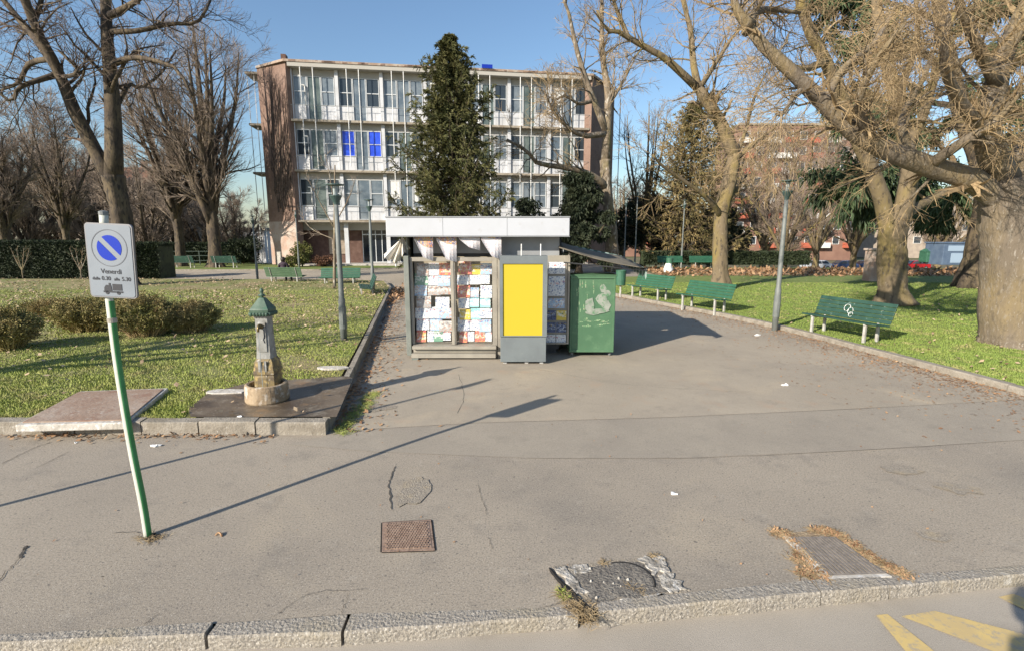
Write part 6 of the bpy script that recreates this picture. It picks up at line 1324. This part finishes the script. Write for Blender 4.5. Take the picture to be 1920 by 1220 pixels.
for px, Y, top, z, lab in ((481, 28.2, 405, .1, 'slim lamp post at the left end of the school behind the bench'), (561, 37.2, 395, .07, 'slim lamp post before the dark ground floor wall'), (1170, 41, 372, 0, 'grey lamp post behind the awning, left of a pair'), (1190, 40, 350, 0, 'dark lamp post behind the awning, right of a pair'), (1277, 38.5, 375, .02, 'slim grey post before the golden evergreen')):
    p = at(px, 500, Y); h = at(px, top, Y)[2] - z; dup(l0[0], (p[0], Y, z), 0, lab, ll, (.8, .8, h/l0[1]))
bi = thing('litter_bin', 'dark green round litter bin on a post beside the awning', 'litter bin', g(1163, 553, LZR))
bm = MB(); bm.tube([(0,0,-.1),(0,0,.75)], .035, 8); obj('post', bm, M['leg'], bi)
bm = MB(); bm.lathe([(.14,.38),(.19,.40),(.20,.95),(.21,.96),(.21,.99),(.18,.985),(.17,.5),(.02,.45)], (0,0,0), 18); obj('body', bm, M['bin_green'], bi)
c = at(1254, 520, 33.0); b2n = thing('litter_bin', 'green litter bin with a full white bag bulging out below it, in the right park', 'litter bin', (c[0], 33.0, .05))
bm = MB(); bm.tube([(0,.2,-.05),(0,.2,.9)], .03, 8); obj('post', bm, M['leg'], b2n)
bm = MB(); bm.lathe([(.19,.62),(.21,.65),(.22,.95),(.18,.99)], (0,0,0), 16); obj('hood', bm, M['bin_green'], b2n)
bm = MB(); bm.lathe([(.20,.01),(.29,.08),(.30,.25),(.22,.45),(.20,.62)], (-.08,-.05,0), 14)
bm.V[-1][:] += rng.normal(0, .018, bm.V[-1].shape); obj('bag', bm, M['bag'], b2n, smooth=True)

# ------------------------------------------------------------------ far cars and cabin
def make_car(label, m, loc, rz, group='cars parked beyond the park'):
    t = thing('parked_car', label, 'car', loc, rz, group); w = .86
    prof = [(-2.1,.35),(-2.12,.72),(-1.95,.86),(-1.2,.92),(1.75,.95),(2.08,.88),(2.12,.42),(2.05,.3),(-2.0,.3)]
    bm = MB(); n = len(prof); v = [(x, -w, z) for x, z in prof] + [(x, w, z) for x, z in prof]; bm.add(v, [tuple(range(n))[::-1], tuple(range(n, 2*n))] + [(i, (i+1) % n, n+(i+1) % n, n+i) for i in range(n)]); obj('body', bm, m, t, bevel=.05)
    cab = [(-1.15,.90),(-.45,1.40),(1.15,1.45),(1.75,.94)]; bm = MB(); k = 4; v = [(x, -w+.06+.12*(z > 1), z) for x, z in cab] + [(x, w-.06-.12*(z > 1), z) for x, z in cab]; bm.add(v, [(3,2,1,0), (4,5,6,7)] + [(i, (i+1) % k, k+(i+1) % k, k+i) for i in range(k)]); obj('roof', bm, m, t, bevel=.04)
    bm = MB()
    for s in (-1, 1):
        y = s*(w-.045); yt = s*(w-.165)
        for xs_ in (((-.95,.97),(-.42,1.33),(.3,1.36),(.3,.97)), ((.38,.97),(.38,1.36),(1.08,1.37),(1.5,.98))): bm.add([(x, (y if z < 1.1 else yt) + s*.012, z) for x, z in xs_], [(0,1,2,3)])
    bm.add([(-1.09,-.7,.965),(-1.09,.7,.965),(-.50,.62,1.385),(-.50,-.62,1.385)], [(0,1,2,3)]); obj('window', bm, M['far_window'], t)
    for x in (-1.35, 1.3):
        for s in (-1, 1):
            bm = MB(); a = np.arange(16)/16*6.283; v = np.vstack([np.c_[x + .31*np.cos(a), np.full(16, s*(w-.16)), .31 + .31*np.sin(a)], np.c_[x + .31*np.cos(a), np.full(16, s*(w+.02)), .31 + .31*np.sin(a)]]); bm.add(v, [tuple(range(16)), tuple(range(16,32))[::-1]] + [(i, (i+1) % 16, 16+(i+1) % 16, 16+i) for i in range(16)]); wh = obj('wheel', bm, M['tyre'], t)
            bm = MB(); v = np.c_[x + .19*np.cos(a), np.full(16, s*(w+.025)), .31 + .19*np.sin(a)]; bm.add(v, [tuple(range(16))]); obj('rim', bm, M['rim'], wh)
    for s in (-1, 1):
        bm = MB(); bm.box((-2.125, s*.62-.16, .62), (-2.05, s*.62+.16, .76)); obj('headlight', bm, M['lamp_glass'], t)
    return t
Yc = 78.0
for px, m, lab in ((1530, 'car_white', 'white car parked far beyond the right lawn'), (1578, 'car_blue', 'dark blue car parked right of the white one beyond the lawn'), (1622, 'car_blue', 'second dark blue car, just left of the thick forked trunk'), (1712, 'car_red', 'red car seen between the thick forked trunk and the blue cabin')):
    c = at(px, 500, Yc); make_car(lab, M[m], (c[0], Yc, float(ground_z(0, Yc))+.02), R(4))
cb = thing('cabin', 'blue grey metal cabin beyond the lawn beside the massive trunk', 'cabin', (gx_(1792, 48), 48, -.3)); zt = at(1790, 457, 48)[2] + .3; w = (gx_(1818,48)-gx_(1764,48))/2
bm = MB(); bm.box((-w, 0, 0), (w, 2.2, zt)); obj('body', bm, M['cabin'], cb, bevel=.03); bm = MB(); bm.box((-w-.08, -.08, zt+.002), (w+.08, 2.28, zt+.12)); obj('roof', bm, M['cabin'], cb)
bm = MB(); bm.box((-w*.45, -.03, .2), (w*.5, -.002, zt*.55)); obj('door', bm, M['cabin_light'], cb); bm = MB(); bm.box((-w*.7, -.03, zt*.65), (w*.7, -.002, zt*.9)); obj('window', bm, M['cabin_light'], cb)
wb = thing('waste_container', 'dark green waste container left of the blue cabin', 'container', (gx_(1742, 50), 50, -.35))
bm = MB(); bm.prism([(-.75,-.5),(.75,-.5),(.75,.5),(-.75,.5)], .2, 1.2); obj('body', bm, M['bin_green'], wb, bevel=.05); bm = MB(); bm.add([(-.8,-.55,1.205),(.8,-.55,1.205),(.8,.55,1.205),(-.8,.55,1.205),(-.7,0,1.5),(.7,0,1.5)], [(0,1,5,4),(2,3,4,5),(1,2,5),(3,0,4),(0,3,2,1)]); obj('lid', bm, M['bin_green'], wb)
bm = MB()
for x in (-.6, .6):
    for y in (-.4, .4): bm.lathe([(.02,0),(.09,.02),(.09,.18),(.02,.2)], (x, y, 0), 8)
obj('wheel', bm, M['tyre'], wb)
st = thing('stone_pillar', 'rough pinkish stone pillar behind the thick forked trunk', 'pillar', (gx_(1640, 27), 27, 0)); 
bm = MB(); bm.box((-.4,-.3,0),(.4,.3,at(1640,470,27)[2])); obj('shaft', bm, M['plaster'], st, bevel=.04); bm = MB(); bm.box((-.46,-.36,at(1640,470,27)[2]+.001),(.46,.36,at(1640,466,27)[2])); obj('capstone', bm, M['plaster'], st, bevel=.02)
